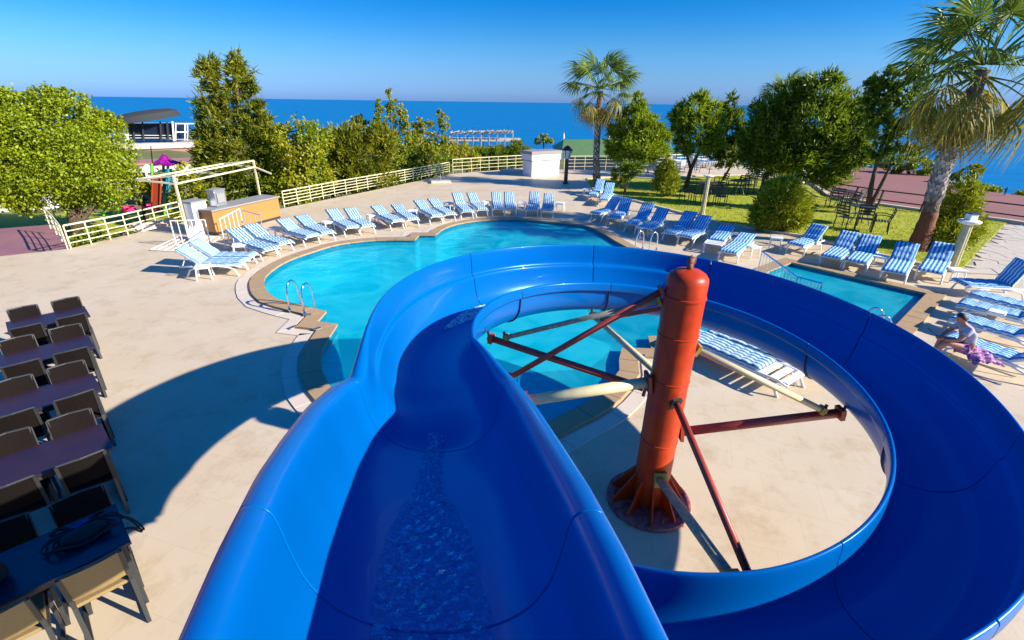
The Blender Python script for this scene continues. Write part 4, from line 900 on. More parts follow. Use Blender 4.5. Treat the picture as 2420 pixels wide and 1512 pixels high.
for k, z_ in enumerate((.3, .62)):
    MB().bar(wl0 + Vector((0, .3, th_ * z_ * .5)), wr0 + Vector((0, .3, th_ * z_ * .5)), .07).build('rail', 'fence_white', pv_)
s0, s1 = PL(215, 340), PL(500, 335); MB().prism([s0 + Vector((0, -1.5, 0)), s1 + Vector((0, -1.5, 0)), s1 + Vector((0, 10, 0)), s0 + Vector((0, 10, 0))], s0.z - .9, s0.z - .1).build('terrace_slab', 'terraceslab', pv_)
MB().prism([s0 + Vector((0, -1.2, 0)), s1 + Vector((0, -1.2, 0)), s1 + Vector((0, 9, 0)), s0 + Vector((0, 9, 0))], s0.z - 3.1, s0.z - .9).build('wall', 'brickpink', pv_)
MB().prism([s0 + Vector((0, -.8, 0)), s1 + Vector((0, -.8, 0)), s1 + Vector((0, 9, 0)), s0 + Vector((0, 9, 0))], s0.z - 8, s0.z - 3.1).build('lower_wall', 'terraceslab', pv_)
for (x0, x1) in ((375, 393), (360, 372)):
    a, c = PL(x0, 385), PL(x1, 385); MB().prism([a + Vector((0, -1.0, 0)), c + Vector((0, -1.0, 0)), c + Vector((0, -.7, 0)), a + Vector((0, -.7, 0))], a.z, a.z + .8).build('window', 'glassdark', pv_)
rl = empty('terrace_railing', PB, 0, 'white frame and railing right of the dark round roof', 'railing')
for x in (415, 437, 443, 470): MB().bar(PL(x, 332), PL(x, 292), .16).build('post', 'fence_white', rl)
for y in (292, 312): MB().bar(PL(413, y), PL(472, y), .16).build('rail', 'fence_white', rl)
b = MB(); q = [PL(240, 325), PL(300, 322)]; bl_ = empty('terrace_pergola', PB, 0, 'pale terrace frame left of the dark round roof', 'frame')
for x in (262, 300): MB().bar(PL(x, 345), PL(x - 4, 312), .2).build('post', 'fence_white', bl_)
MB().bar(PL(236, 313), PL(298, 312), .2).build('rail', 'fence_white', bl_)
# pale building masses between
BM = G(330, 420, -2.5); bm = empty('beige_building', BM, 0, 'low beige building behind the playground', 'building')
def BL(x, y): q = D(x, y, BM); return Vector((q.x - BM.x, q.y - BM.y, q.z - BM.z))
a, c = BL(200, 420), BL(540, 420); zt = BL(300, 392).z
MB().prism([a, c, c + Vector((0, 4, 0)), a + Vector((0, 4, 0))], -1, zt).build('wall', 'terraceslab', bm)
MB().prism([a + Vector((0, -.2, 0)), c + Vector((0, -.2, 0)), c + Vector((0, 4.2, 0)), a + Vector((0, 4.2, 0))], zt, zt + .18).build('roof', 'brickpink', bm)
for x in (330, 365, 480, 505):
    p = BL(x, 408); MB().box((p.x, p.y - .02, p.z), (.9, .06, .8)).build('window', 'glassdark', bm)
# far sunshade platform above the sea
PF = G(1140, 342, -10.5); pf = empty('beach_platform', PF, 0, 'far white sunshade platform standing over the sea', 'pier')
def FL(x, y): q = D(x, y, PF); return Vector((q.x - PF.x, q.y - PF.y, q.z - PF.z))
a, c = FL(1062, 316), FL(1212, 313); 
for k in range(9):
    p = a.lerp(c, k / 8)
    for dy in (0, 7): MB().bar(Vector((p.x, p.y + dy, -3)), Vector((p.x, p.y + dy, p.z)), .45 if k % 4 == 0 else .28).build('post', 'pierwood', pf)
for dy in (0, 3.5, 7): MB().bar(a + Vector((0, dy, 0)), c + Vector((0, dy, 0)), .4).build('beam', 'pierwood', pf)
for k in range(40):
    p = a.lerp(c, (k + .5) / 40); MB().box(p + Vector((0, 3.5, .35 + rng.uniform(-.15, .3))), (.32, 9, .18), rz=rng.uniform(-.1, .1)).build('slat', 'pierwood', pf)
for k in range(10):
    p = a.lerp(c, (k + .5) / 10); MB().bar(p + Vector((0, 2, 0)), p + Vector((rng.uniform(-1, 1), 2, rng.uniform(1.2, 2.2))), .15).build('pole', 'darksteel', pf)
MB().prism([FL(1055, 330) , FL(1230, 326), FL(1230, 326) + Vector((0, 12, 0)), FL(1055, 330) + Vector((0, 12, 0))], FL(1100, 330).z - .5, FL(1100, 330).z).build('deck_floor', 'terraceslab', pf)
# far closed parasols on the beach
fp = None
for x, y, l in ((1283, 343, 'closed white beach parasol nearest the hut roof'), (1331, 335, 'closed white beach parasol right above the hut corner'), (1438, 333, 'far beach parasol between the palm and the cedar'), (1332, 341, None)):
    if not l: continue
    q = G(x, y, -11.5); s = empty('beach_parasol', q, 0, l, 'parasol', 'closed parasols on the beach'); MB().tube([(0, 0, 0), (0, 0, 3)], .12, 6).build('pole', 'fence_white', s); MB().lathe((0, 0, 1.4), [(.45, 0), (.35, 1.2), (.05, 2.4)], 8).build('canopy', 'parasolpale', s)
# white boat on the horizon side
q = G(204, 256, SEA); s = empty('boat', (q.x, q.y, SEA), 0, 'tiny white boat on the sea at the far left', 'boat'); L_ = 9 * PR(q)[2] / FPX
MB().add([(-L_, 0, .2), (L_, 0, .8), (L_ * .8, L_ * .3, 1), (-L_, L_ * .3, .2), (-L_ * .9, 0, L_ * .28), (L_ * 1.15, L_ * .15, L_ * .34), (L_ * .9, L_ * .3, L_ * .3), (-L_ * .9, L_ * .3, L_ * .28)], [(0, 1, 5, 4), (1, 2, 6, 5), (2, 3, 7, 6), (3, 0, 4, 7), (4, 5, 6, 7)]).build('hull', 'white', s)
MB().box((-L_ * .2, L_ * .15, L_ * .45), (L_ * .8, L_ * .2, L_ * .35)).build('cabin', 'white', s)

# ---------------------------------------------------------------- playground
PG = G(395, 515, -1.0); pg = empty('playground_tower', PG, 0, 'colourful playground tower with a peaked purple roof and orange slide', 'playground tower')
def PGL(x, y): q = D(x, y, PG); return Vector((q.x - PG.x, q.y - PG.y, q.z - PG.z))
pk, e0, e1 = PGL(385, 362), PGL(356, 384), PGL(424, 384); hw_ = (e1 - e0).length / 2; c_ = (e0 + e1) / 2; b = MB(); vs = [pk]
for i in range(16):
    a = 2 * math.pi * i / 16; sq = 1 / max(abs(math.cos(a)), abs(math.sin(a))) * .9; vs.append(c_ + Vector((hw_ * sq * math.cos(a) * .95, hw_ * sq * math.sin(a) * .8, (.12 if i % 4 == 0 else -.06) * hw_)))
for i in range(16):
    a = 2 * math.pi * i / 16; sq = .45; vs.append(c_ + Vector((hw_ * sq * math.cos(a), hw_ * sq * math.sin(a), (pk.z - c_.z) * .33)))
for i in range(16): vs.append(vs[1 + i] + Vector((0, 0, -.14 * hw_)))
b.add(vs, [(0, 17 + i, 17 + (i + 1) % 16) for i in range(16)] + [(17 + i, 1 + i, 1 + (i + 1) % 16, 17 + (i + 1) % 16) for i in range(16)] + [(1 + i, 33 + i, 33 + (i + 1) % 16, 1 + (i + 1) % 16) for i in range(16)])
b.build('roof', 'purple', pg, solid=.02)
for (x, dy) in ((370, -.35), (372, .4), (408, -.35), (410, .4)):
    f_ = PGL(x + 4, 512); t2 = PGL(x, 384); MB().tube([f_ + Vector((0, dy, 0)), t2 + Vector((0, dy, 0))], .055, 8).build('post', 'playgreen' if x < 390 else 'playblue', pg)
a, c = PGL(386, 408), PGL(412, 490); pw = .2; b = MB()
b.add([a + Vector((-pw, -.4, 0)), a + Vector((pw, -.4, 0)), c + Vector((pw, -1.3, 0)), c + Vector((-pw, -1.3, 0)), a + Vector((-pw, -.4, .16)), a + Vector((pw, -.4, .16)), c + Vector((pw, -1.3, .16)), c + Vector((-pw, -1.3, .16))], [(0, 1, 2, 3), (0, 3, 7, 4), (1, 5, 6, 2)]); b.build('slide', 'playorange', pg, solid=.02)
a = PGL(390, 408); MB().box(a, (.9, .8, .06)).build('platform', 'playgreen', pg)
a, c = PGL(391, 400), PGL(412, 470); MB().bar(a, c, .12, .5).build('side_panel', 'playblue', pg); 
a, c = PGL(375, 430), PGL(378, 460); MB().bar(a, c, .18, .1).build('side_panel', 'purple', pg)
sw = empty('swing_frame', PG, 0, 'yellow beam swing frame with two pink tub seats', 'swing'); MB().tube([PGL(250, 437), PGL(385, 428)], .05, 8).build('beam', 'playyellow', sw)
for x0, x1 in ((262, 244), (262, 282)): MB().tube([PGL(x0, 437), PGL(x1, 510)], .055, 8).build('leg', 'playgreen', sw)
for x, y in ((303, 492), (352, 487)):
    p = PGL(x, y); st = MB().lathe(p - Vector((0, 0, .1)), [(.18, -.1), (.30, 0), (.30, .16), (.26, .16), (.24, .02), (.05, 0)], 16).build('tub_seat', 'pink', sw, autos=True)
    for dx in (-.25, .25): MB().bar(p + Vector((dx, 0, 0)), Vector((p.x + dx * .5, p.y, PGL(x, 434).z)), .015).build('chain', 'darksteel', st)
q = G(320, 470, -1.0); s = empty('sunshade', q, 0, 'white garden sunshade behind the swings', 'parasol'); 
def sl(x, y): v = D(x, y, q); return Vector((v.x - q.x, v.y - q.y, v.z - q.z))
tp = sl(345, 388); ed = sl(372, 402); rr_ = abs(ed.x - tp.x) + .1; MB().tube([(tp.x, tp.y, 0), tp], .03, 6).build('pole', 'fence_white', s); MB().lathe((tp.x, tp.y, ed.z), [(rr_, -.05), (rr_, 0), (rr_ * .5, (tp.z - ed.z) * .6), (.03, tp.z - ed.z)], 10).build('canopy', 'parasolpale', s)
q = G(372, 500, -1); s = empty('flag_pole', q, 0, 'thin dark pole rising left of the purple roof', 'pole'); e_ = D(356, 345, q) - q; MB().tube([(0, 0, 0), e_], [.03, .02], 6).build('pole', 'darksteel', s)
# blue-grey pond wall behind playground
# ---------------------------------------------------------------- pergola frame, counter, fridge, steel box
PQ = G(445, 555); pe = empty('pergola_frame', PQ, 0, 'cream metal awning frame standing over the counter', 'pergola')
f0, f1 = Vector(G(445, 555)), Vector(G(620, 492)); zt = z_at(f0, 425); zt2 = z_at(f1, 402); dirf = (f1 - f0).normalized(); bk_ = Vector((-dirf.y, dirf.x, 0)) * 1.3
def pp(p, z_): return Vector((p.x - PQ.x, p.y - PQ.y, z_))
hz = (zt + zt2) / 2
for p in (f0, f1): MB().bar(pp(p, 0), pp(p, hz + .25), .06).build('post', 'fence', pe)
for a, c in (((f0, hz), (f1, hz)), ((f0 + bk_, hz + .1), (f1 + bk_, hz + .1)), ((f0, hz), (f0 + bk_, hz + .1)), ((f1, hz), (f1 + bk_, hz + .1)), ((f0.lerp(f1, .5), hz), (f0.lerp(f1, .5) + bk_, hz + .1)), ((f1 + dirf * .0, hz), (f1 + bk_ * -.5, hz - .25)), ((f0, hz + .25), (f1, hz + .25)), ((f1, hz + .25), (f1 + bk_, hz + .1)), ((f0, hz + .25), (f0 + bk_, hz + .1))):
    MB().bar(pp(*a), pp(*c), .06, .05).build('beam', 'fence', pe)
c0, c1 = G(516, 557), G(668, 516); cdn = (c1 - c0).normalized(); cn = Vector((-cdn.y, cdn.x, 0)); ctz = z_at(c0, 497)
ct = empty('bar_counter', c0, 0, 'orange bar counter with grey top under the awning frame', 'counter'); L_ = (c1 - c0).length
def cq(e, d0, d1): return [-cdn * e + cn * d0, cdn * (L_ + e) + cn * d0, cdn * (L_ + e) + cn * d1, -cdn * e + cn * d1]
MB().prism(cq(0, .06, .75), .10, ctz - .05).build('front_panel', 'orange', ct)
MB().prism(cq(0, .10, .7), 0, .10).build('plinth', 'darksteel', ct)
MB().prism(cq(.05, 0, .85), ctz - .05, ctz).build('counter_top', 'granite', ct)
q = Vector(G(488, 552)); fr = empty('drink_dispenser', q, math.atan2(cdn.y, cdn.x), 'tall white drinks dispenser at the left end of the counter', 'dispenser'); fz = z_at(q, 478)
MB().box((0, .3, fz / 2), (.55, .55, fz)).build('body', 'white', fr, bevel=.02); MB().box((0, .01, fz * .62), (.36, .05, fz * .24)).build('tap_recess', 'granite', fr); MB().box((0, .005, fz * .25), (.42, .04, fz * .3)).build('door', 'whitewall', fr); MB().box((0, .3, fz + .02), (.6, .6, .05)).build('lid', 'granite', fr); MB().box((.04, -.03, fz * .6), (.05, .05, .12)).build('tap', 'darksteel', fr)
q = c0.lerp(c1, .22) + cn * .45; sb = empty('ice_box', (q.x, q.y, ctz), math.atan2(cdn.y, cdn.x), 'grey steel box standing on the grey counter top', 'steel box')
MB().box((0, 0, .26), (.42, .34, .50)).build('body', 'steelbox', sb, bevel=.015); MB().box((0, 0, .54), (.47, .38, .05)).build('lid', 'steelbox', sb); MB().box((0, -.19, .28), (.3, .02, .3)).build('front_plate', 'granite', sb)
b = MB(); q = G(468, 566); crt = empty('bottle_crate', q, .4, 'white crate of bottles on the deck beside the dispenser', 'crate')
MB().box((0, 0, .13), (.42, .3, .26)).build('crate_body', 'white', crt, bevel=.01)
for i in range(6): MB().lathe((-.14 + .14 * (i % 3), -.07 + .14 * (i // 3), .2), [(.035, 0), (.035, .14), (.012, .2), (.012, .25)], 8).build('bottle', 'whitewall', crt)
# light tubular barriers and towel racks in front of the counter
def rack(label, quad, n_, m='chrome', z0=0.0, r_=.014, legs=True, name='barrier'):
    P = [Vector(p) for p in quad]; o = P[0].copy(); o.z = 0; t = empty(name, o, 0, label, name); Pl = [p - o for p in P]
    for i in range(4): MB().tube([Pl[i], Pl[(i + 1) % 4]], r_ * 1.3, 6).build('rail', m, t)
    for k in range(1, n_): MB().tube([Pl[0].lerp(Pl[1], k / n_), Pl[3].lerp(Pl[2], k / n_)], r_, 6).build('bar', m, t)
    return t
def up_(x, y, z_): p = G(x, y); return Vector((p.x, p.y, z_))
rack('folded pale metal barrier lying flat on the deck before the loungers', [G(355, 590, .03), G(470, 597, .03), G(520, 560, .03), G(420, 560, .03)], 7, 'fence_white', name='towel_rack')
rack('upright pale metal rack left of the counter', [up_(418, 583, .05), up_(498, 580, .05), up_(498, 580, .8), up_(418, 583, .8)], 5, 'fence_white', name='towel_rack')
rack('upright pale metal rack in front of the orange counter', [up_(535, 592, .05), up_(580, 562, .05), up_(580, 562, .95), up_(535, 592, .95)], 5, 'fence_white', name='towel_rack')
rack('thin steel stair rail standing before the right end of the counter', [up_(588, 566, .05), up_(625, 566, .05), up_(625, 566, .8), up_(588, 566, .95)], 3, 'steelbox', name='towel_rack')
# ---------------------------------------------------------------- lamps
def lantern(label, foot, head_y, lean=0, r_=.07, m='lampcream', kind='lantern', group='lamp posts round the deck'):
    b0 = G(*foot); z_ = z_at(b0, head_y); t = empty('lamp_post', b0, 0, label, 'lamp post', group); s = 14; prof = []
    b = MB(); n_ = 20; 
    def star(rr, z2): return [((rr * (1 - .10 * (k % 2))) * math.cos(2 * math.pi * k / n_), (rr * (1 - .10 * (k % 2))) * math.sin(2 * math.pi * k / n_), z2) for k in range(n_)]
    b.v = star(r_ * 1.1, 0) + star(r_, z_); b.f = [(i, (i + 1) % n_, n_ + (i + 1) % n_, n_ + i) for i in range(n_)] + [tuple(range(2 * n_ - 1, n_ - 1, -1))[::-1]]; b.build('fluted_shaft', m, t)
    MB().lathe((0, 0, 0), [(r_ * 1.6, 0), (r_ * 1.6, .08), (r_ * 1.2, .1)], 16).build('base', m, t)
    return t, z_
t, z_ = lantern('lamp post with a round drum cap at the right beside the cypress bush', (2245, 640), 530, r_=.11)
MB().lathe((0, 0, z_), [(.12, 0), (.24, .04), (.26, .07), (.26, .10), (.22, .115)], 24).build('cap', 'parasolpale', t)
MB().box((0, 0, z_ + .2), (.20, .20, .17)).build('lamp_glass', 'lampglass', t, bevel=.01); MB().box((0, 0, z_ + .30), (.24, .24, .03)).build('lamp_lid', 'darksteel', t)
t, z_ = lantern('cream lamp post on the lawn among the dark garden chairs', (1658, 510), 418, r_=.09)
MB().lathe((0, 0, z_), [(.10, 0), (.20, .03), (.20, .07), (.05, .09)], 16).build('cap', 'parasolpale', t); MB().tube([(0, 0, z_ + .05), (0, 0, z_ + .38)], .014, 6).build('finial', 'darksteel', t); MB().bar((-.12, 0, z_ + .3), (.12, 0, z_ + .3), .02).build('cross_arm', 'darksteel', t)
t, z_ = lantern('dark lamp post with glass lantern just right of the white hut', (1336, 434), 375, r_=.10, m='palmbark')
MB().lathe((0, 0, z_), [(.14, 0), (.16, .05), (.26, .42), (.28, .44)], 6).build('lantern_glass', 'lampglass', t); MB().lathe((0, 0, z_ + .44), [(.32, 0), (.16, .18), (.03, .26)], 6).build('lantern_lid', 'darksteel', t)
for k in range(6): a = math.pi / 3 * k; MB().bar((.155 * math.cos(a), .155 * math.sin(a), z_ + .04), (.27 * math.cos(a), .27 * math.sin(a), z_ + .44), .025).build('lantern_bar', 'darksteel', t)

# ================================================================ LOUNGERS
LW, LS, LBK, SZ = .58, 1.05, .66, .29
def lounger_parts(t, ang, cushion, m='stripe_thin', bare=0.0, slatted=True):
    """local frame: foot at y=0, hinge at y=LS, head beyond"""
    a = R(ang); hb = Vector((0, LS, SZ)); dv = Vector((0, math.cos(a), math.sin(a)))
    for s in (-1, 1):
        x = s * LW / 2
        MB().tube([(x, .0, SZ - .05), (x, .15, SZ - .01), (x, LS * .6, SZ - .02), (x, LS, SZ - .02), (x, LS + .5, SZ - .02)], .022, 6).build('side_rail', 'white', t, smooth=True)
        # arched legs
        MB().tube([(x * 1.02, .10, .0), (x * 1.02, .18, SZ * .6), (x * 1.02, .34, SZ - .05), (x * 1.02, .55, SZ - .05)], [.026, .022, .02, .018], 6).build('leg', 'white', t, smooth=True)
        MB().tube([(x * 1.02, LS + .38, .0), (x * 1.02, LS + .26, SZ * .65), (x * 1.02, LS + .05, SZ - .05), (x * 1.02, LS - .2, SZ - .05)], [.026, .022, .02, .018], 6).build('leg', 'white', t, smooth=True)
    for k in range(7): MB().box((0, .06 + k * .155, SZ - .012), (LW - .03, .10, .018)).build('seat_slat', 'white', t)
    bp_ = MB()
    for s in (-1, 1): bp_.bar(hb + Vector((s * (LW / 2 - .035), 0, 0)), hb + dv * LBK + Vector((s * (LW / 2 - .07), 0, 0)), .045, .03)
    bp_.bar(hb + dv * (LBK - .01) + Vector((-LW / 2 + .06, 0, 0)), hb + dv * (LBK - .01) + Vector((LW / 2 - .06, 0, 0)), .03, .06)
    o = bp_.build('backrest', 'white', t)
    for k in range(5): c = hb + dv * (.07 + k * .125); MB().bar(c + Vector((-LW / 2 + .05, 0, 0)), c + Vector((LW / 2 - .05, 0, 0)), .08, .015).build('back_slat', 'white', o)
    if ang > 8:
        for s in (-1, 1):
            q = hb + dv * LBK * .62; MB().tube([q + Vector((s * (LW / 2 - .08), 0, -.02)), Vector((s * (LW / 2 - .08), q.y + .14, SZ - .03))], .012, 5).build('prop', 'white', o)
    if cushion:
        # mattress: one padded sheet folded at the hinge
        n1, n2, N_ = 16, 10, 13; st = []
        y0 = bare; th = .055
        for i in range(n1 + 1): y = y0 + (LS - y0) * i / n1; st.append((Vector((0, y, SZ)), Vector((0, 0, 1))))
        nb_ = Vector((0, -math.sin(a), math.cos(a)))
        for i in range(1, n2 + 1): st.append((hb + dv * (LBK + .01) * i / n2, nb_))
        b = MB(); hwd = LW / 2 - .01; M2 = len(st)
        top, bot = [], []
        for i, (p, nn) in enumerate(st):
            tuft = 1 - .35 * (abs(math.sin(math.pi * i / 4)) < .1); endf = .55 if i in (0, M2 - 1) else 1
            for j in range(N_):
                x = -hwd + 2 * hwd * j / (N_ - 1); ed = 1 - .5 * (j in (0, N_ - 1)); top.append(p + Vector((x, 0, 0)) + nn * (.012 + th * tuft * ed * endf * (1 - .12 * (j % 2))))
            for j in range(N_): x = -hwd + 2 * hwd * j / (N_ - 1); bot.append(p + Vector((x, 0, 0)) + nn * .010)
        T = len(top); fs = [(i * N_ + j, i * N_ + j + 1, (i + 1) * N_ + j + 1, (i + 1) * N_ + j) for i in range(M2 - 1) for j in range(N_ - 1)]
        fs += [(T + f_[3], T + f_[2], T + f_[1], T + f_[0]) for f_ in fs[:]]
        fs += [(i * N_, (i + 1) * N_, T + (i + 1) * N_, T + i * N_) for i in range(M2 - 1)] + [((i + 1) * N_ - 1, T + (i + 1) * N_ - 1, T + (i + 2) * N_ - 1, (i + 2) * N_ - 1) for i in range(M2 - 1)]
        fs += [(j, T + j, T + j + 1, j + 1) for j in range(N_ - 1)] + [((M2 - 1) * N_ + j, (M2 - 1) * N_ + j + 1, T + (M2 - 1) * N_ + j + 1, T + (M2 - 1) * N_ + j) for j in range(N_ - 1)]
        b.add(top + bot, fs); b.build('mattress', m, t, smooth=True)
PROTO = {}
LG = 'sun loungers round the pools'
def lounger(foot, hinge, top, label, m='stripe_thin', cushion=True, bare=0.0, maxang=66, group=LG, anchor='mid', minang=0):
    f_, h_ = G(*foot, SZ), G(*hinge, SZ); d = h_ - f_; L = Vector((d.x, d.y)).length; mid = (f_ + h_) / 2; dn = Vector((d.x, d.y, 0)).normalized()
    sy = max(.95, min(1.22, L / LS)); sx = float(np.interp(f_.y, [10, 13, 18, 24], [1.0, .92, .80, .74])); szz = float(np.interp(f_.y, [10, 20], [1.0, 1.12]))
    org = (mid - dn * LS * sy / 2) if anchor == 'mid' else f_ * 1.0
    org.z = 0; rz = math.atan2(dn.y, dn.x) - math.pi / 2; hb = org + dn * LS * sy + Vector((0, 0, SZ * szz))
    best = min(range(minang, maxang + 1, 6), key=lambda a: (Vector(PR(hb + (dn * math.cos(R(a)) * sy + Vector((0, 0, math.sin(R(a)) * szz))) * (LBK + .02))[:2]) - Vector(top)).length)
    key = (best, m, cushion, bare)
    if key not in PROTO:
        t = empty('sun_lounger', org, rz, label, 'sun lounger', group); lounger_parts(t, best, cushion, m, bare); PROTO[key] = t
    else: t = copy_thing(PROTO[key], org, rz, label, group)
    t.scale = (sx, sy, szz)
    print('L', round(L, 2), best, label[:50]); return t
A, B2, C2, D2, E2 = cropA, cropB, cropC, cropD, cropE
LST = [
 (A(800, 640), A(520, 645), A(388, 542), 'striped lounger nearest the camera in the left arc, beside the low white table', 'stripe_thin'),
 (A(895, 590), A(600, 590), A(492, 478), 'second striped lounger from the left end of the left arc, back raised', 'stripe_thin'),
 (A(1050, 540), A(850, 480), A(745, 412), 'third lounger from the left end, leaning low behind the second white table', 'stripe_thin'),
 (A(1165, 490), A(980, 440), A(880, 378), 'fourth lounger from the left end, its foot towards the pool curve', 'stripe_thin'),
 (A(1385, 432), A(1230, 390), A(1155, 330), 'low-set lounger right of the barriers, left of its pair', 'stripe_thin'),
 (A(1510, 410), A(1365, 350), A(1290, 258), 'high-backed white lounger right in the pair beside the barriers', 'stripe_thin'),
 (A(1710, 362), A(1600, 310), A(1555, 212), 'bold striped lounger, left in the pair before the long fence start', 'stripe_thin'),
 (A(1835, 350), A(1740, 300), A(1680, 205), 'striped lounger, right in the pair before the long fence start', 'stripe_thin'),
 (A(2080, 312), A(1965, 265), A(1925, 182), 'striped lounger left in the middle pair of the left arc', 'stripe_thin'),
 (A(2205, 300), A(2110, 240), A(2040, 165), 'white topped lounger right in the middle pair of the left arc', 'stripe_thin'),
 (B2(1765, 1195), B2(1670, 1145), B2(1620, 1078), 'pale lounger with bare top, left in the pair above the pool step', 'stripe_thin'),
 (B2(1850, 1180), B2(1765, 1135), B2(1705, 1068), 'pale lounger with bare top, right in the pair above the pool step', 'stripe_thin'),
 (B2(1965, 1162), B2(1910, 1115), B2(1872, 1032), 'striped lounger left in the pair just past the pool step', 'stripe_thin'),
 (B2(2065, 1150), B2(2010, 1105), B2(1975, 1032), 'striped lounger right in the pair just past the pool step', 'stripe_thin'),
 (C2(445, 262), C2(430, 205), C2(405, 122), 'left lounger in the pair facing the pool top, before the tree shade', 'stripe_thin'),
 (C2(535, 258), C2(525, 205), C2(510, 118), 'right lounger in the pair facing the pool top, before the tree shade', 'stripe_thin'),
 (C2(690, 272), C2(710, 210), C2(728, 125), 'left lounger in the last sunlit pair of the left arc', 'stripe_thin'),
 (C2(808, 275), C2(820, 215), C2(842, 130), 'right lounger in the last sunlit pair of the left arc', 'stripe_thin'),
 (C2(1150, 152), C2(1195, 115), C2(1228, 50), 'blue lounger in tree shade right beside the palm trunk', 'stripe_blue'),
 (C2(1230, 192), C2(1270, 145), C2(1305, 72), 'blue lounger in tree shade at the lawn corner', 'stripe_blue'),
 (C2(1170, 290), C2(1280, 260), C2(1335, 195), 'first blue lounger of the right arc, its foot in the sun', 'stripe_blue'),
 (C2(1310, 325), C2(1375, 280), C2(1430, 212), 'second blue lounger of the right arc, close to the first', 'stripe_blue'),
 (C2(1440, 370), C2(1530, 320), C2(1592, 238), 'third blue lounger of the right arc, in full shade', 'stripe_blue'),
 (C2(1545, 400), C2(1635, 360), C2(1680, 272), 'fourth blue lounger of the right arc, by the small white table', 'stripe_blue'),
 (C2(1730, 440), C2(1835, 390), C2(1880, 315), 'fifth blue lounger of the right arc, above the pool ladder', 'stripe_blue'),
 (C2(1850, 465), C2(1945, 420), C2(1990, 340), 'sixth blue lounger of the right arc, right of the ladder', 'stripe_blue'),
 (C2(2060, 520), C2(2125, 455), C2(2180, 378), 'blue lounger with its white foot uncovered, behind the column head', 'stripe_blue'),
 (C2(2165, 590), C2(2275, 510), C2(2345, 440), 'lounger with bare slatted head end above the orange column head', 'stripe_blue'),
 (D2(440, 255), D2(560, 215), D2(645, 140), 'blue lounger alone at the lawn edge, left of the small pool', 'stripe_blue'),
 (D2(745, 360), D2(840, 290), D2(900, 190), 'left blue lounger of the pair behind the small pool', 'stripe_blue'),
 (D2(960, 400), D2(1030, 325), D2(1085, 218), 'right blue lounger of the pair behind the small pool', 'stripe_blue'),
 (D2(1285, 490), D2(1345, 395), D2(1400, 282), 'blue lounger in front of the rust brown palm foot', 'stripe_blue'),
 (D2(1595, 490), D2(1655, 395), D2(1700, 278), 'blue lounger in front of the cypress bush and drum cap lamp', 'stripe_blue'),
 (D2(1880, 575), D2(2180, 590), D2(2370, 460), 'blue lounger with raised back, farthest at the right edge', 'stripe_blue'),
 (D2(1960, 665), D2(2340, 760), D2(2440, 720), 'second lounger in the right row, lying under sun glare', 'stripe_blue'),
 (D2(1850, 740), D2(2240, 830), D2(2400, 800), 'third lounger in the right row, with a white towel', 'stripe_blue'),
 (D2(1800, 860), D2(2200, 970), D2(2400, 920), 'fourth lounger in the right row, directly behind the seated person', 'stripe_blue'),
 (D2(1740, 1030), D2(2110, 1150), D2(2390, 1120), 'lounger the person is sitting on at the right edge', 'stripe_blue'),
 (E2(1540, 590), E2(1215, 455), E2(1120, 420), 'flat lounger inside the slide loop, left of two', 'stripe_thin'),
 (E2(1650, 545), E2(1330, 430), E2(1240, 400), 'flat lounger inside the slide loop, right of two', 'stripe_thin'),
]
LOBJ = []
for i, (f_, h_, tp, lb, mm) in enumerate(LST):
    if i == 26: LOBJ.append(lounger(f_, h_, tp, lb, mm, bare=.45))
    elif i == 27: LOBJ.append(lounger(f_, h_, tp, lb, mm))
    elif i in (38, 39): LOBJ.append(lounger(f_, h_, tp, lb, mm, bare=.42, maxang=0))
    elif i in (34, 35, 36, 37): LOBJ.append(lounger(f_, h_, tp, lb, mm, maxang=30, minang=24, anchor='foot'))
    elif i in (2, 3, 4): LOBJ.append(lounger(f_, h_, tp, lb, mm, minang=24))
    elif i < 2: LOBJ.append(lounger(f_, h_, tp, lb, mm, maxang=36))
    elif 17 < i < 33: LOBJ.append(lounger(f_, h_, tp, lb, mm, minang=36))
    else: LOBJ.append(lounger(f_, h_, tp, lb, mm))
# white towel
# side tables
def side_table(name='side_table'):
    t = empty(name, (0, 0, 0), 0, 'x', 'side table', 'small white tables between loungers')
    MB().box((0, 0, .33), (.36, .36, .03)).build('table_top', 'white', t, bevel=.012); MB().box((0, 0, .30), (.30, .30, .03)).build('apron', 'white', t)
    for a in (-1, 1):
        for b_ in (-1, 1): MB().tube([(a * .17, b_ * .17, 0), (a * .14, b_ * .14, .29)], [.018, .022], 6).build('leg', 'white', t)
    return t
tabs = [(A(505, 770), 'white table beside the leftmost lounger'), (A(795, 585), 'white table between the second and third loungers from the left'), (A(1080, 440), 'white table between the fourth and fifth loungers from the left'),
        (A(1510, 385), 'white table between the second and third pairs of loungers'), (A(1870, 325), 'white table between the third and fourth pairs of loungers'), (A(2205, 285), 'white table right of the middle pair of the left arc'),
        (B2(1835, 1150), 'white table before the pair past the pool step'), (B2(2085, 1140), 'white table right of the pair past the pool step'), (C2(620, 262), 'small shaded table between the last two pairs of the left arc'),
        (C2(905, 262), 'faint white table right of the last sunlit pair'), (C2(1110, 150), 'low table in the tree shade left of the palm loungers'), (C2(1520, 455), 'white table in the shade above the pool ladder'),
        (C2(2350, 610), 'white table right of the lounger above the column head'), (D2(262, 270), 'pale table on the deck left of the lone blue lounger'), (D2(1150, 440), 'white table between the pair and the palm lounger'), (D2(1790, 560), 'white table at the foot of the drum cap lamp post')]
ptab = None
for p, lb in tabs:
    q = G(*p)
    if ptab is None: ptab = side_table(); ptab.location = (q.x, q.y, 0); ptab['label'] = lb; ptab.rotation_euler = (0, 0, .4)
    else: copy_thing(ptab, (q.x, q.y, 0), random.uniform(0, 1.5), lb)

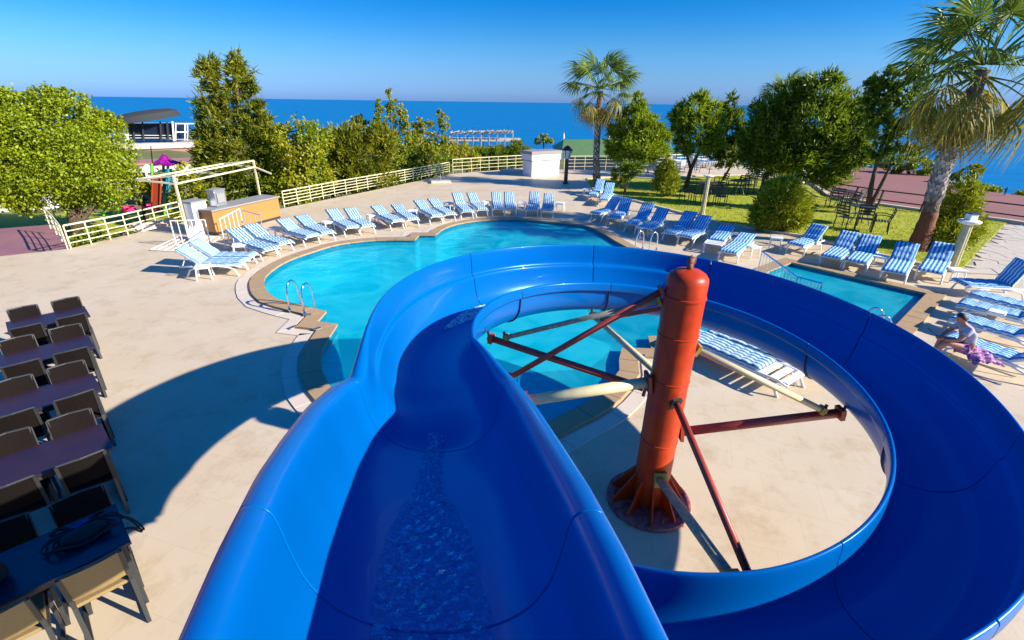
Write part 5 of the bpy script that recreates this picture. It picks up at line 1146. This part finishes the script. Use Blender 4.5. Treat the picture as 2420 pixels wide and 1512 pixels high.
# ================================================================ DINING TABLES AND CHAIRS, left
U = Vector((.69, .724, 0)).normalized(); V_ = Vector((.66, -.75, 0)).normalized(); ua = math.atan2(U.y, U.x)
def chair(m='rattan'):
    t = empty('chair', (0, 0, 0), 0, 'x', 'chair', 'chairs at the dining tables'); w_ = .19
    MB().box((0, .02, .43), (.37, .40, .035)).build('seat', m, t, bevel=.008)
    b = MB(); n_ = 7; vs = []
    for th in (0, .022):
        for i in range(n_ + 1):
            z_ = .54 + .33 * i / n_; y_ = -.20 - .10 * i / n_ - th
            for j in range(7): x_ = -w_ + .38 * j / 6; vs.append((x_ * (1 + .02 * i / n_), y_ - .02 * math.cos(math.pi * (j - 3) / 6), z_))
    K = (n_ + 1) * 7; fs = [(i * 7 + j, i * 7 + j + 1, (i + 1) * 7 + j + 1, (i + 1) * 7 + j) for i in range(n_) for j in range(6)]; fs = [f_[::-1] for f_ in fs] + [tuple(K + k for k in f_) for f_ in fs]
    fs += [(i * 7, (i + 1) * 7, K + (i + 1) * 7, K + i * 7) for i in range(n_)] + [(i * 7 + 6, K + i * 7 + 6, K + (i + 1) * 7 + 6, (i + 1) * 7 + 6) for i in range(n_)] + [(j, K + j, K + j + 1, j + 1) for j in range(6)] + [(n_ * 7 + j, n_ * 7 + j + 1, K + n_ * 7 + j + 1, K + n_ * 7 + j) for j in range(6)]
    b.add(vs, fs); b.build('backrest', m, t)
    MB().tube([(-w_, -.31, .875), (0, -.33, .88), (w_, -.31, .875)], .012, 6).build('top_rail', 'darksteel', t)
    for s in (-1, 1):
        MB().bar((s * w_, -.29, .0), (s * w_, -.20, .45), .03).build('leg', 'darksteel', t); MB().bar((s * w_, .24, .0), (s * w_, .20, .43), .03).build('leg', 'darksteel', t)
        MB().bar((s * w_, -.20, .45), (s * w_, -.315, .87), .028).build('back_post', 'darksteel', t)
        MB().bar((s * w_, -.29, .02), (s * w_, .24, .02), .028).build('floor_rail', 'darksteel', t); MB().bar((s * w_, -.22, .40), (s * w_, .21, .41), .024).build('seat_rail', 'darksteel', t)
    return t
def dtable(m, L=1.03, Wd=.62):
    t = empty('dining_table', (0, 0, 0), 0, 'x', 'dining table', 'dining tables on the left of the deck')
    MB().box((-L / 2, 0, .735), (L, Wd, .03)).build('table_top', m, t, bevel=.004)
    for y_ in (-1, 1): MB().box((-L / 2, y_ * (Wd / 2 - .05), .69), (L - .1, .03, .055)).build('apron', 'darksteel', t)
    for x_ in (-L + .06, -.06):
        for y_ in (-1, 1): MB().bar((x_, y_ * (Wd / 2 - .06), 0), (x_, y_ * (Wd / 2 - .06), .70), .04).build('leg', 'darksteel', t)
        MB().bar((x_, -Wd / 2 + .06, .1), (x_, Wd / 2 - .06, .1), .03).build('stretcher', 'darksteel', t)
    return t
ends = [(-7.48, 7.94), (-6.49, 6.78), (-5.49, 5.60), (-4.50, 4.47), (-3.43, 3.25)]
names = ['farthest', 'second farthest', 'middle', 'second nearest', 'nearest']
pc = {}; ptb = {}
for r_, (ex, ey) in enumerate(ends):
    e_ = Vector((ex, ey, 0)); mm = 'tabledark' if r_ == 4 else 'tablewood'; lb = f'{"dark blue" if r_ == 4 else "plum brown"} table top, {names[r_]} row of the dining tables on the left'
    if mm not in ptb: t = dtable(mm); ptb[mm] = t; t.location = e_; t.rotation_euler = (0, 0, ua); t['label'] = lb
    else: copy_thing(ptb[mm], e_, ua, lb)
    for k, du in enumerate((-.25, -.79)):
        for s in (-1, 1):
            p = e_ + U * du + V_ * s * (.20 if s > 0 else .22) + Vector((random.uniform(-.02, .02), random.uniform(-.02, .02), 0)); rz = ua + (0 if s > 0 else math.pi) + random.uniform(-.05, .05)
            cm_ = 'rattan_gold' if (r_ == 4 and s > 0) else 'rattan'
            lb = f'{"tan" if cm_ != "rattan" else "dark brown"} woven chair on the {"near" if s > 0 else "far"} side of the {names[r_]} table, {"outer" if k == 0 else "inner"} of two'
            if cm_ not in pc: t = chair(cm_); pc[cm_] = t; t.location = p; t.rotation_euler = (0, 0, rz); t['label'] = lb
            else: copy_thing(pc[cm_], p, rz, lb)
# things lying on the nearest table
e5 = Vector((ends[4][0], ends[4][1], .755))
def strapthing(label, center, pts, r_, m, name, cat):
    t = empty(name, center, 0, label, cat); MB().tube(pts, r_, 6).build('strap', m, t, smooth=True); return t
ce = e5 + U * -.26 + V_ * -.02
bg_ = empty('camera_bag', ce, ua, 'small black bag with loose straps on the nearest dark table', 'bag')
b = MB(); b.lathe((0, 0, 0), [(.08, .0), (.11, .02), (.105, .06), (.06, .085), (.01, .09)], 14); b.v = [(x * 1.5, y * .8, z_) for x, y, z_ in b.v]; b.build('body', 'cloth_black', bg_, smooth=True)
for k in range(5):
    pts = [Vector((math.cos(a) * (.16 + .03 * k) + random.uniform(-.02, .02), math.sin(a) * (.07 + .015 * k) + random.uniform(-.015, .015), .012 + .012 * k * abs(math.sin(a * 2)))) for a in np.linspace(0, 5.6, 22)]
    MB().tube(pts, .009, 5).build('strap', 'cloth_black', bg_, smooth=True)
ce2 = e5 + U * -.30 + V_ * -.20; gg = empty('purple_strap', ce2, ua, 'black and purple tangled strap behind the bag on the nearest table', 'strap')
pts = [Vector((-.18 + .36 * t, .04 * math.sin(t * 9), .02 + .015 * math.sin(t * 14))) for t in np.linspace(0, 1, 24)]; MB().tube(pts[:10], .018, 6).build('strap', 'cloth_black', gg, smooth=True); MB().tube(pts[9:17], .02, 6).build('strap', 'cloth_purple', gg, smooth=True); MB().tube(pts[16:], .018, 6).build('strap', 'cloth_black', gg, smooth=True)
ce3 = e5 + U * -.02 + V_ * .08; hg = empty('bag_handle', ce3, ua, 'thin black strap loops hanging over the end of the nearest table', 'strap')
for k in range(2):
    pts = [Vector((.02 + (.10 + .02 * k) * math.sin(a), .09 * math.cos(a) + .04 * k, .03 - .16 * math.sin(a) ** 2 - .02 * k)) for a in np.linspace(0, math.pi, 16)]; MB().tube(pts, .008, 5).build('strap', 'cloth_black', hg, smooth=True)
ce4 = e5 + U * -.92 + V_ * .02; bk2 = empty('backpack', ce4, ua, 'dark crumpled backpack at the inner end of the nearest table', 'backpack')
b = MB(); b.lathe((0, 0, 0), [(.12, 0), (.16, .05), (.15, .16), (.10, .24), (.02, .27)], 18); rs = random.Random(2); b.v = [(x * 1.25 + rs.uniform(-.012, .012), y * .9 + rs.uniform(-.012, .012), z_ + rs.uniform(-.008, .008)) for x, y, z_ in b.v]; b.build('body', 'cloth_black', bk2, smooth=True)
MB().tube([Vector((.05 * math.cos(a), .0, .25 + .05 * math.sin(a))) for a in np.linspace(0, math.pi, 10)], .01, 5).build('handle', 'cloth_black', bk2); 
for s in (-1, 1): MB().tube([Vector((s * .06, -.10 - .06 * math.sin(a), .22 - .2 * a / math.pi)) for a in np.linspace(0, math.pi, 12)], .013, 5).build('strap', 'cloth_black', bk2)

# ================================================================ GARDEN FURNITURE on the lawn and terrace
def gchair():
    t = empty('garden_chair', (0, 0, 0), 0, 'x', 'garden chair', 'dark garden chairs on the lawn'); w_ = .24
    for k in range(5): MB().box((0, -.16 + k * .085, .42), (.46, .06, .02)).build('seat_slat', 'darksteel', t)
    for s in (-1, 1):
        MB().bar((s * w_, -.24, 0), (s * w_, -.20, .44), .03).build('leg', 'darksteel', t); MB().bar((s * w_, .24, 0), (s * w_, .22, .64), .03).build('leg', 'darksteel', t); MB().bar((s * w_, -.20, .42), (s * w_, -.30, .88), .03).build('back_post', 'darksteel', t); MB().tube([(s * w_, .24, .64), (s * w_, .0, .66), (s * w_, -.25, .62)], .018, 6).build('armrest', 'darksteel', t)
    for k in range(4): MB().bar((-w_, -.225 - k * .025, .54 + k * .105), (w_, -.225 - k * .025, .54 + k * .105), .02, .055).build('back_slat', 'darksteel', t)
    return t
gch = [(D2(1010, 130), 2.6, 'dark garden chair seen from behind at the foot of the two-stemmed pine'), (D2(850, 115), -1.2, 'dark garden chair left of the one under the two-stemmed pine'), (D2(1155, 150), 1.0, 'dark garden chair standing apart on the sunny lawn'),
       (crop4(520, 1240), 2.2, 'dark garden chair nearest the promenade fence, left'), (crop4(640, 1235), .5, 'dark garden chair nearest the promenade fence, middle'), (crop4(600, 1262), 1.5, 'dark garden chair nearest the promenade fence, front'),
       (crop3(1430, 1330), .2, 'dark garden chair left of the cream lamp post'), (crop3(1525, 1345), .1, 'dark garden chair just left of the lamp shaft'), (crop3(1650, 1350), -.2, 'dark garden chair just right of the lamp shaft'), (crop3(1700, 1370), -.6, 'dark garden chair farther right of the lamp shaft'),
       (crop3(1700, 1240), 1.7, 'garden chair behind the lamp post near the kerb'), (crop3(1800, 1270), 1.2, 'garden chair left of the round lattice table'), (crop3(1920, 1260), -1.0, 'garden chair right of the round lattice table'), (crop3(1990, 1210), 2.0, 'garden chair under the biggest pine'), (crop4(35, 1100), .5, 'garden chair at the trunk of the biggest pine')]
gproto = None
for p, a, lb in gch:
    q = G(*p); 
    if gproto is None: gproto = gchair(); gproto.location = (q.x, q.y, .04); gproto.rotation_euler = (0, 0, a); gproto['label'] = lb
    else: copy_thing(gproto, (q.x, q.y, .04), a, lb)
def gtable(label, p, z_=.04, r_=.45):
    q = G(*p); t = empty('garden_table', (q.x, q.y, z_), 0, label, 'garden table', 'dark garden tables'); MB().lathe((0, 0, .68), [(r_, 0), (r_, .03)], 20).build('table_top', 'darksteel', t)
    for k in range(4): a = math.pi / 4 + k * math.pi / 2; MB().tube([(.32 * math.cos(a), .32 * math.sin(a), 0), (.2 * math.cos(a), .2 * math.sin(a), .35), (.3 * math.cos(a), .3 * math.sin(a), .68)], .02, 5).build('leg', 'darksteel', t)
gtable('round dark table among the chairs by the promenade fence', crop4(575, 1225)); gtable('round dark table behind the cream lamp post', crop3(1590, 1300)); gtable('round lattice table right of the cream lamp post', crop3(1850, 1280)); gtable('round dark table beside the two-stemmed pine', D2(985, 80))
# terrace: pale chairs and tables by the white fence
def tchair():
    t = empty('terrace_chair', (0, 0, 0), 0, 'x', 'terrace chair', 'chairs on the far terrace'); w_ = .22
    MB().box((0, 0, .43), (.44, .42, .03)).build('seat', 'steelbox', t); MB().box((0, -.24, .68), (.44, .03, .40)).build('backrest', 'steelbox', t)
    for s in (-1, 1):
        for y_ in (-.2, .2): MB().bar((s * w_, y_, 0), (s * w_, y_, .43), .03).build('leg', 'darksteel', t)
        MB().bar((s * w_, -.24, .43), (s * w_, -.24, .9), .03).build('back_post', 'darksteel', t)
    return t
tp_ = None; rs = random.Random(11); k_ = 0
for row, (xa, ya, xb, yb, n_) in enumerate(((1500, 402, 1745, 392, 11), (1505, 414, 1640, 408, 5))):
    for k in range(n_):
        x, y = xa + (xb - xa) * k / (n_ - 1) + rs.uniform(-3, 3), ya + (yb - ya) * k / (n_ - 1) + rs.uniform(-1, 1); q = G(x, y)
        lb = (['first', 'second', 'third', 'fourth', 'fifth', 'sixth', 'seventh', 'eighth', 'ninth', 'tenth', 'last'][k] + ' pale chair from the left along the white terrace fence') if row == 0 else (['first', 'second', 'third', 'fourth', 'last'][k] + ' pale chair from the left in the terrace row before the cedar')
        if tp_ is None: tp_ = tchair(); tp_.location = (q.x, q.y, 0); tp_['label'] = lb
        else: copy_thing(tp_, (q.x, q.y, 0), rs.uniform(0, 6.28), lb, 'chairs on the far terrace')
        bpy.data.objects[-1] if False else None
tt = None
for k, (x, y) in enumerate(((1530, 408), (1590, 404), (1650, 401), (1705, 398))):
    q = G(x, y); lb = ['first', 'second', 'third', 'last'][k] + ' round table from the left on the far terrace'
    t = empty('terrace_table', (q.x, q.y, 0), 0, lb, 'terrace table', 'tables on the far terrace'); MB().lathe((0, 0, .70), [(.42, 0), (.42, .03)], 16).build('table_top', 'fence_white', t); MB().tube([(0, 0, 0), (0, 0, .7)], .04, 8).build('pedestal', 'steelbox', t); MB().lathe((0, 0, 0), [(.24, 0), (.22, .03)], 12).build('foot', 'steelbox', t)
wl_ = kerb('terrace_wall', [G(1762, 388), G(1850, 402), G(1905, 425)], .22, 0, .38, 'whitewall', 'thing'); tag(wl_, 'low white wall at the right end of the far terrace', 'wall')

# ================================================================ POOL LADDERS, STAIR RAIL, SMALL FITTINGS
def ladder(label, base, inward, side, steps=3, ht=.62, name='pool_ladder'):
    base = Vector(base); base.z = 0; t = empty(name, base, 0, label, 'pool ladder', 'pool ladders'); i_ = Vector(inward).normalized(); s_ = Vector(side).normalized()
    for k in (0, 1):
        o = s_ * .42 * k; pts = [o + Vector((0, 0, 0)), o + Vector((0, 0, ht * .6))] + [o + i_ * (.17 - .17 * math.cos(a)) + Vector((0, 0, ht * .6 + .26 * math.sin(a))) for a in np.linspace(.3, math.pi - .1, 9)] + [o + i_ * .36 + Vector((0, 0, .1)), o + i_ * .42 + Vector((0, 0, -.7))]
        MB().tube(pts, .02, 8).build('handrail', 'chrome', t, smooth=True); MB().lathe(o, [(.04, .046), (.04, .06)], 10).build('foot_plate', 'chrome', t)
    for k in range(steps): p = i_ * .41 + Vector((0, 0, -.18 - .22 * k)); MB().bar(p, p + s_ * .42, .08, .02).build('tread', 'chrome', t)
    return t
lb_ = G(*A(1195, 1050)); lb2 = G(*A(1305, 1075)); ladder('chrome pool ladder at the left lobe of the big pool', lb_, Vector((.25, .95, 0)), (lb2 - lb_), ht=.68)
lr_ = G(*C2(1530, 560)); lr2 = G(*C2(1640, 570)); ladder('chrome pool ladder at the shaded far side of the big pool', lr_, Vector((-.8, -.6, 0)), lr2 - lr_)
ld = G(*D2(1170, 960)); ladder('white curved handrail in the corner of the small pool behind the slide rim', pool2[2].tolist() + [0] if False else (G(2098, 790).x, G(2098, 790).y, 0), Vector((-1, .3, 0)), Vector((.3, 1, 0)), ht=.22)
# stair rail at the small pool
r0, r1, r2 = D2(155, 305), D2(460, 525), D2(670, 580)
sr = empty('stair_rail', G(*D2(125, 480)), 0, 'grey metal stair railing with thin balusters at the small pool', 'railing'); o0 = sr.location.copy()
pts = [G(*r0, .80), G(*r1, .62), G(*r2, .55)]
for a, c in zip(pts[:-1], pts[1:]):
    MB().tube([a - o0, c - o0], .022, 8).build('handrail', 'chrome', sr); MB().tube([a - o0 - Vector((0, 0, .55)), c - o0 - Vector((0, 0, .55))], .012, 6).build('lower_rail', 'chrome', sr)
    n_ = 12 if a is pts[0] else 7
    for k in range(n_ + 1): p = a.lerp(c, k / n_) - o0; MB().tube([p, p - Vector((0, 0, .62 if 0 < k < n_ else .9))], .008 if 0 < k < n_ else .018, 5).build('baluster' if 0 < k < n_ else 'post', 'chrome', sr)
# dark drain grates at the steps of the coping
for (x, y, lb) in ((*A(1340, 1085), 'dark drain grate at the upper corner of the left pool step'), (*A(1222, 1187), 'dark drain grate at the inner corner of the left pool step'), (*A(1420, 1200), 'dark drain grate at the lower corner of the left pool step'), (*A(2170, 436), 'dark drain grate at the top pool step'), (*cropE(833, 497), 'dark drain grate by the orange column on the near pool step')):
    q = G(x, y); g2 = empty('drain_grate', (q.x, q.y, .047), random.uniform(0, 1), lb, 'drain grate', 'drain grates round the big pool'); MB().box((0, 0, .004), (.16, .09, .008)).build('frame', 'steelbox', g2)
    for k in range(4): MB().box((-.055 + .036 * k, 0, .009), (.018, .07, .006)).build('slot', 'darksteel', g2)
q = G(*B2(1780, 960)); fd = empty('floor_drain', (q.x, q.y, 0), .2, 'pale low drain box on the deck at the fence corner', 'drain box'); MB().box((0, 0, .06), (1.1, .7, .12)).build('body', 'gutter', fd, bevel=.02); MB().tube([(0, 0, .1), (0, 0, .5)], .03, 6).build('valve', 'steelbox', fd)
q = G(*B2(2260, 890)); pl = empty('planter_step', (q.x, q.y, 0), 0, 'low pale step against the hut', 'step'); MB().box((0, 0, .08), (1.6, .6, .16)).build('block', 'gutter', pl, bevel=.01); MB().box((0, .0, .18), (1.2, .4, .04)).build('top_slab', 'whitewall', pl, bevel=.005)
q = G(2371, 462, PZ)
# ================================================================ PEOPLE
def skin_body(name, joints, edges, radii, m, parent, sub=2, root=0):
    me = bpy.data.meshes.new(name); me.from_pydata([tuple(j) for j in joints], edges, []); me.update(); me.materials.append(MATS[m])
    o = bpy.data.objects.new(name, me); col.objects.link(o); o.parent = parent
    sk = o.modifiers.new('skin', 'SKIN'); sk.use_smooth_shade = True
    for i, r_ in enumerate(radii): me.skin_vertices[0].data[i].radius = (r_, r_) if not hasattr(r_, '__len__') else r_; me.skin_vertices[0].data[i].use_root = (i == root)
    ss = o.modifiers.new('sub', 'SUBSURF'); ss.levels = sub; ss.render_levels = sub; return o
def head(parent, c, look, r_=.095, hair='hair'):
    """look: unit vector the face points to; hair cap as a child"""
    c = Vector(c); f = Vector(look).normalized(); s = f.cross(Vector((0, 0, 1))).normalized(); u = s.cross(f).normalized()
    bm = bmesh.new(); bmesh.ops.create_uvsphere(bm, u_segments=24, v_segments=16, radius=1)
    for v in bm.verts:
        x, y, z_ = v.co; yy = y
        k = 1 - .22 * max(0, -z_) ** 1.3      # narrower jaw
        X, Y, Z = x * .78 * k, y * .92, z_ * 1.18
        if y > .75 and -.25 < z_ < .2 and abs(x) < .22: Y += .16 * (1 - abs(x) / .22) * (1 - abs(z_ + .05) / .3)      # nose
        if y > .6 and .08 < z_ < .32 and .15 < abs(x) < .5: Y -= .07                                               # eye sockets
        if abs(x) > .9 and abs(z_) < .28 and abs(y) < .3: X *= 1.10                                                # ears
        v.co = c + (s * X + f * Y + u * Z) * r_
    me = bpy.data.meshes.new('head'); bm.to_mesh(me); bm.free(); o = link_mesh('head', me, 'skin', parent, True)
    bm = bmesh.new(); bmesh.ops.create_uvsphere(bm, u_segments=24, v_segments=16, radius=1); rm = []
    for v in bm.verts:
        x, y, z_ = v.co
        if z_ < (-.55 if y < .1 else -.3 + 1.1 * y): rm.append(v)
        v.co = c + (s * x * .90 + f * (y * 1.0 - .05) + u * z_ * 1.28) * r_ * (1 + .02 * math.sin(x * 20) * math.cos(z_ * 17))
    bmesh.ops.delete(bm, geom=rm, context='VERTS'); me = bpy.data.meshes.new('hair'); bm.to_mesh(me); bm.free(); h = link_mesh('hair', me, hair, parent, True)
    sd_ = h.modifiers.new('s', 'SOLIDIFY'); sd_.thickness = .008
    for k in (-1, 1): e = c + (s * .32 * k + f * .80 + u * .18) * r_; MB().lathe(e, [(.002, -.006), (.011, -.004), (.011, .004), (.002, .006)], 8).build('eye', 'darksteel', o)
    p = c + (f * .86 - u * .5) * r_; MB().bar(p - s * .022, p + s * .022, .008, .006).build('mouth', 'redbase', o)
    return o
def hand(parent, wrist, d, palm_n, m='skin', curl=.5, size=.15):
    """palm and five bent fingers grown as one skinned hand"""
    w_ = Vector(wrist); d = Vector(d).normalized(); n_ = Vector(palm_n).normalized(); s = d.cross(n_).normalized(); n_ = s.cross(d)
    J = [w_, w_ + d * size * .42]; E_ = [(0, 1)]; Rd = [.020, .022]
    for k, (off, ln) in enumerate(((-.030, .40), (-.010, .47), (.010, .44), (.028, .34))):
        b0 = w_ + d * size * .5 + s * off; a = b0 + (d * math.cos(curl * .5) + n_ * math.sin(curl * .5)) * size * ln * .5; e = a + (d * math.cos(curl * 1.5) + n_ * math.sin(curl * 1.5)) * size * ln * .5
        i = len(J); J += [b0, a, e]; E_ += [(1, i), (i, i + 1), (i + 1, i + 2)]; Rd += [.010, .0085, .007]
    i = len(J); J += [w_ + d * size * .22 - s * .034, w_ + d * size * .42 - s * .050 + n_ * .01, w_ + d * size * .56 - s * .045 + n_ * .025]; E_ += [(0, i), (i, i + 1), (i + 1, i + 2)]; Rd += [.012, .010, .008]
    return skin_body('hand', J, E_, Rd, m, parent, 1)
# the person on the lounger, sitting crosswise with crossed legs, bent over a tablet
PL0 = LOBJ[37]; pn = empty('person', (0, 0, 0), 0, 'person in a pale shirt sitting bent over a tablet on the lounger', 'person')
pq = G(*D2(1905, 1150), SZ + .06); pn.location = (pq.x, pq.y, SZ + .05); pn.scale = (.88, .88, .88)
fx = Vector(G(*D2(1680, 1170), .25) - pq); fx.z = 0; fx.normalize(); sx = Vector((0, 0, 1)).cross(fx)   # fx: the way the person faces; sx: to the person's left
def bp3(f_, s_, z_): return fx * f_ + sx * s_ + Vector((0, 0, z_))
hip, wst, ch, nk, hd = bp3(0, 0, .10), bp3(.03, 0, .24), bp3(.12, 0, .42), bp3(.20, 0, .54), bp3(.27, 0, .66)
J = [hip, wst, ch, nk, bp3(.16, .17, .49), bp3(.16, -.17, .49), bp3(.30, .22, .28), bp3(.30, -.22, .28), bp3(.46, .08, .20), bp3(.46, -.08, .20),
     bp3(.03, .10, .08), bp3(.03, -.10, .08), bp3(.42, .12, .17), bp3(.44, -.06, .19), bp3(.60, .02, -.22), bp3(.56, .10, -.20), bp3(.70, .0, -.27), bp3(.66, .13, -.27), bp3(.235, 0, .59)]
E_ = [(0, 1), (1, 2), (2, 3), (2, 4), (2, 5), (4, 6), (5, 7), (6, 8), (7, 9), (0, 10), (0, 11), (10, 12), (11, 13), (12, 14), (13, 15), (14, 16), (15, 17), (3, 18)]
Rd = [.12, .115, .125, .05, .06, .06, .042, .042, .028, .028, .09, .09, .062, .062, .036, .036, .026, .026, .048]
skin_body('body', J, E_, Rd, 'skin', pn, 2)
skin_body('shirt', [hip + Vector((0, 0, .02)), wst, ch, nk - Vector((0, 0, .03)), J[4], J[5], J[4].lerp(J[6], .6), J[5].lerp(J[7], .6)], [(0, 1), (1, 2), (2, 3), (2, 4), (2, 5), (4, 6), (5, 7)], [.145, .135, .145, .062, .076, .076, .064, .064], 'shirt', pn, 2)
skin_body('skirt', [hip, bp3(.10, .08, .09), bp3(.10, -.08, .09), bp3(.24, .11, .12), bp3(.24, -.07, .13)], [(0, 1), (0, 2), (1, 3), (2, 4)], [.155, .105, .105, .095, .095], 'skirt', pn, 2)
head(pn, hd, fx * .8 + Vector((0, 0, -.6)), .092)
hand(pn, J[8], (fx * .9 - sx * .3 + Vector((0, 0, .1))), -sx + Vector((0, 0, .3)), curl=.9); hand(pn, J[9], (fx * .9 + sx * .3 + Vector((0, 0, .1))), sx + Vector((0, 0, .3)), curl=.9)
tb = empty('tablet', pn.location + bp3(.55, 0, .25), math.atan2(fx.y, fx.x), 'dark tablet held in the hands of the seated person', 'tablet'); M_ = Matrix.Rotation(-.6, 3, 'Y'); MB().box((0, 0, 0), (.16, .22, .010), M=M_).build('case', 'tablet', tb, bevel=.003)
MB().box(M_ @ Vector((0, 0, .007)), (.145, .205, .002), M=M_).build('screen', 'glassdark', tb)
sg2 = empty('patterned_cloth', pn.location + bp3(-.12, .18, 0), 0, 'purple and white patterned cloth lying on the lounger behind the person', 'cloth'); b = MB(); nn_ = 14; vs = []
for i in range(nn_):
    for j in range(nn_):
        u_, v_ = i / (nn_ - 1) - .5, j / (nn_ - 1) - .5; p = fx * u_ * .42 + sx * v_ * .62; vs.append(p + Vector((0, 0, .035 + .03 * math.sin(u_ * 17 + v_ * 5) * math.cos(v_ * 13) + .02 * math.sin(v_ * 25) - .05 * (abs(u_) > .42))))
b.add(vs, [(i * nn_ + j, (i + 1) * nn_ + j, (i + 1) * nn_ + j + 1, i * nn_ + j + 1) for i in range(nn_ - 1) for j in range(nn_ - 1)]); b.build('cloth', 'skirt', sg2, smooth=True, solid=.008)
# far standing figure on the promenade edge
q = G(2372, 462, PZ); fp_ = empty('person', (q.x, q.y, PZ), 0, 'distant dark figure standing at the promenade edge by the sea', 'person'); H2 = (z_at(q, 441) - PZ); k_ = H2 / 1.7
J = [(0, 0, .92), (0, 0, 1.12), (0, 0, 1.36), (0, 0, 1.5), (0, 0, 1.62), (.19, 0, 1.36), (-.19, 0, 1.36), (.26, .05, 1.08), (-.24, .08, 1.1), (.27, .12, .84), (-.16, .2, 1.0), (.10, 0, .88), (-.10, 0, .88), (.13, .04, .48), (-.12, -.03, .48), (.14, 0, .06), (-.14, 0, .06), (.14, .13, .03), (-.14, .13, .03)]
E_ = [(0, 1), (1, 2), (2, 3), (3, 4), (2, 5), (2, 6), (5, 7), (6, 8), (7, 9), (8, 10), (0, 11), (0, 12), (11, 13), (12, 14), (13, 15), (14, 16), (15, 17), (16, 18)]
skin_body('body', [Vector(j) * k_ for j in J], E_, [r_ * k_ for r_ in (.13, .12, .14, .05, .10, .055, .055, .042, .042, .03, .03, .085, .085, .058, .058, .038, .038, .03, .03)], 'cloth_black', fp_, 1)
# white towel on the third lounger of the right row
q = G(*D2(2165, 835), SZ + .07); tw = empty('towel', (q.x, q.y, SZ + .075), math.atan2(*( (G(*D2(2240, 830)) - G(*D2(1850, 740))).yx)), 'folded white towel on the third lounger of the right row', 'towel'); MB().box((0, 0, .012), (.30, .26, .03)).build('towel_fold', 'white', tw, bevel=.012); MB().box((.01, .0, .036), (.27, .24, .018)).build('towel_fold', 'white', tw, bevel=.008)

print('leaf quads', NQ[0])
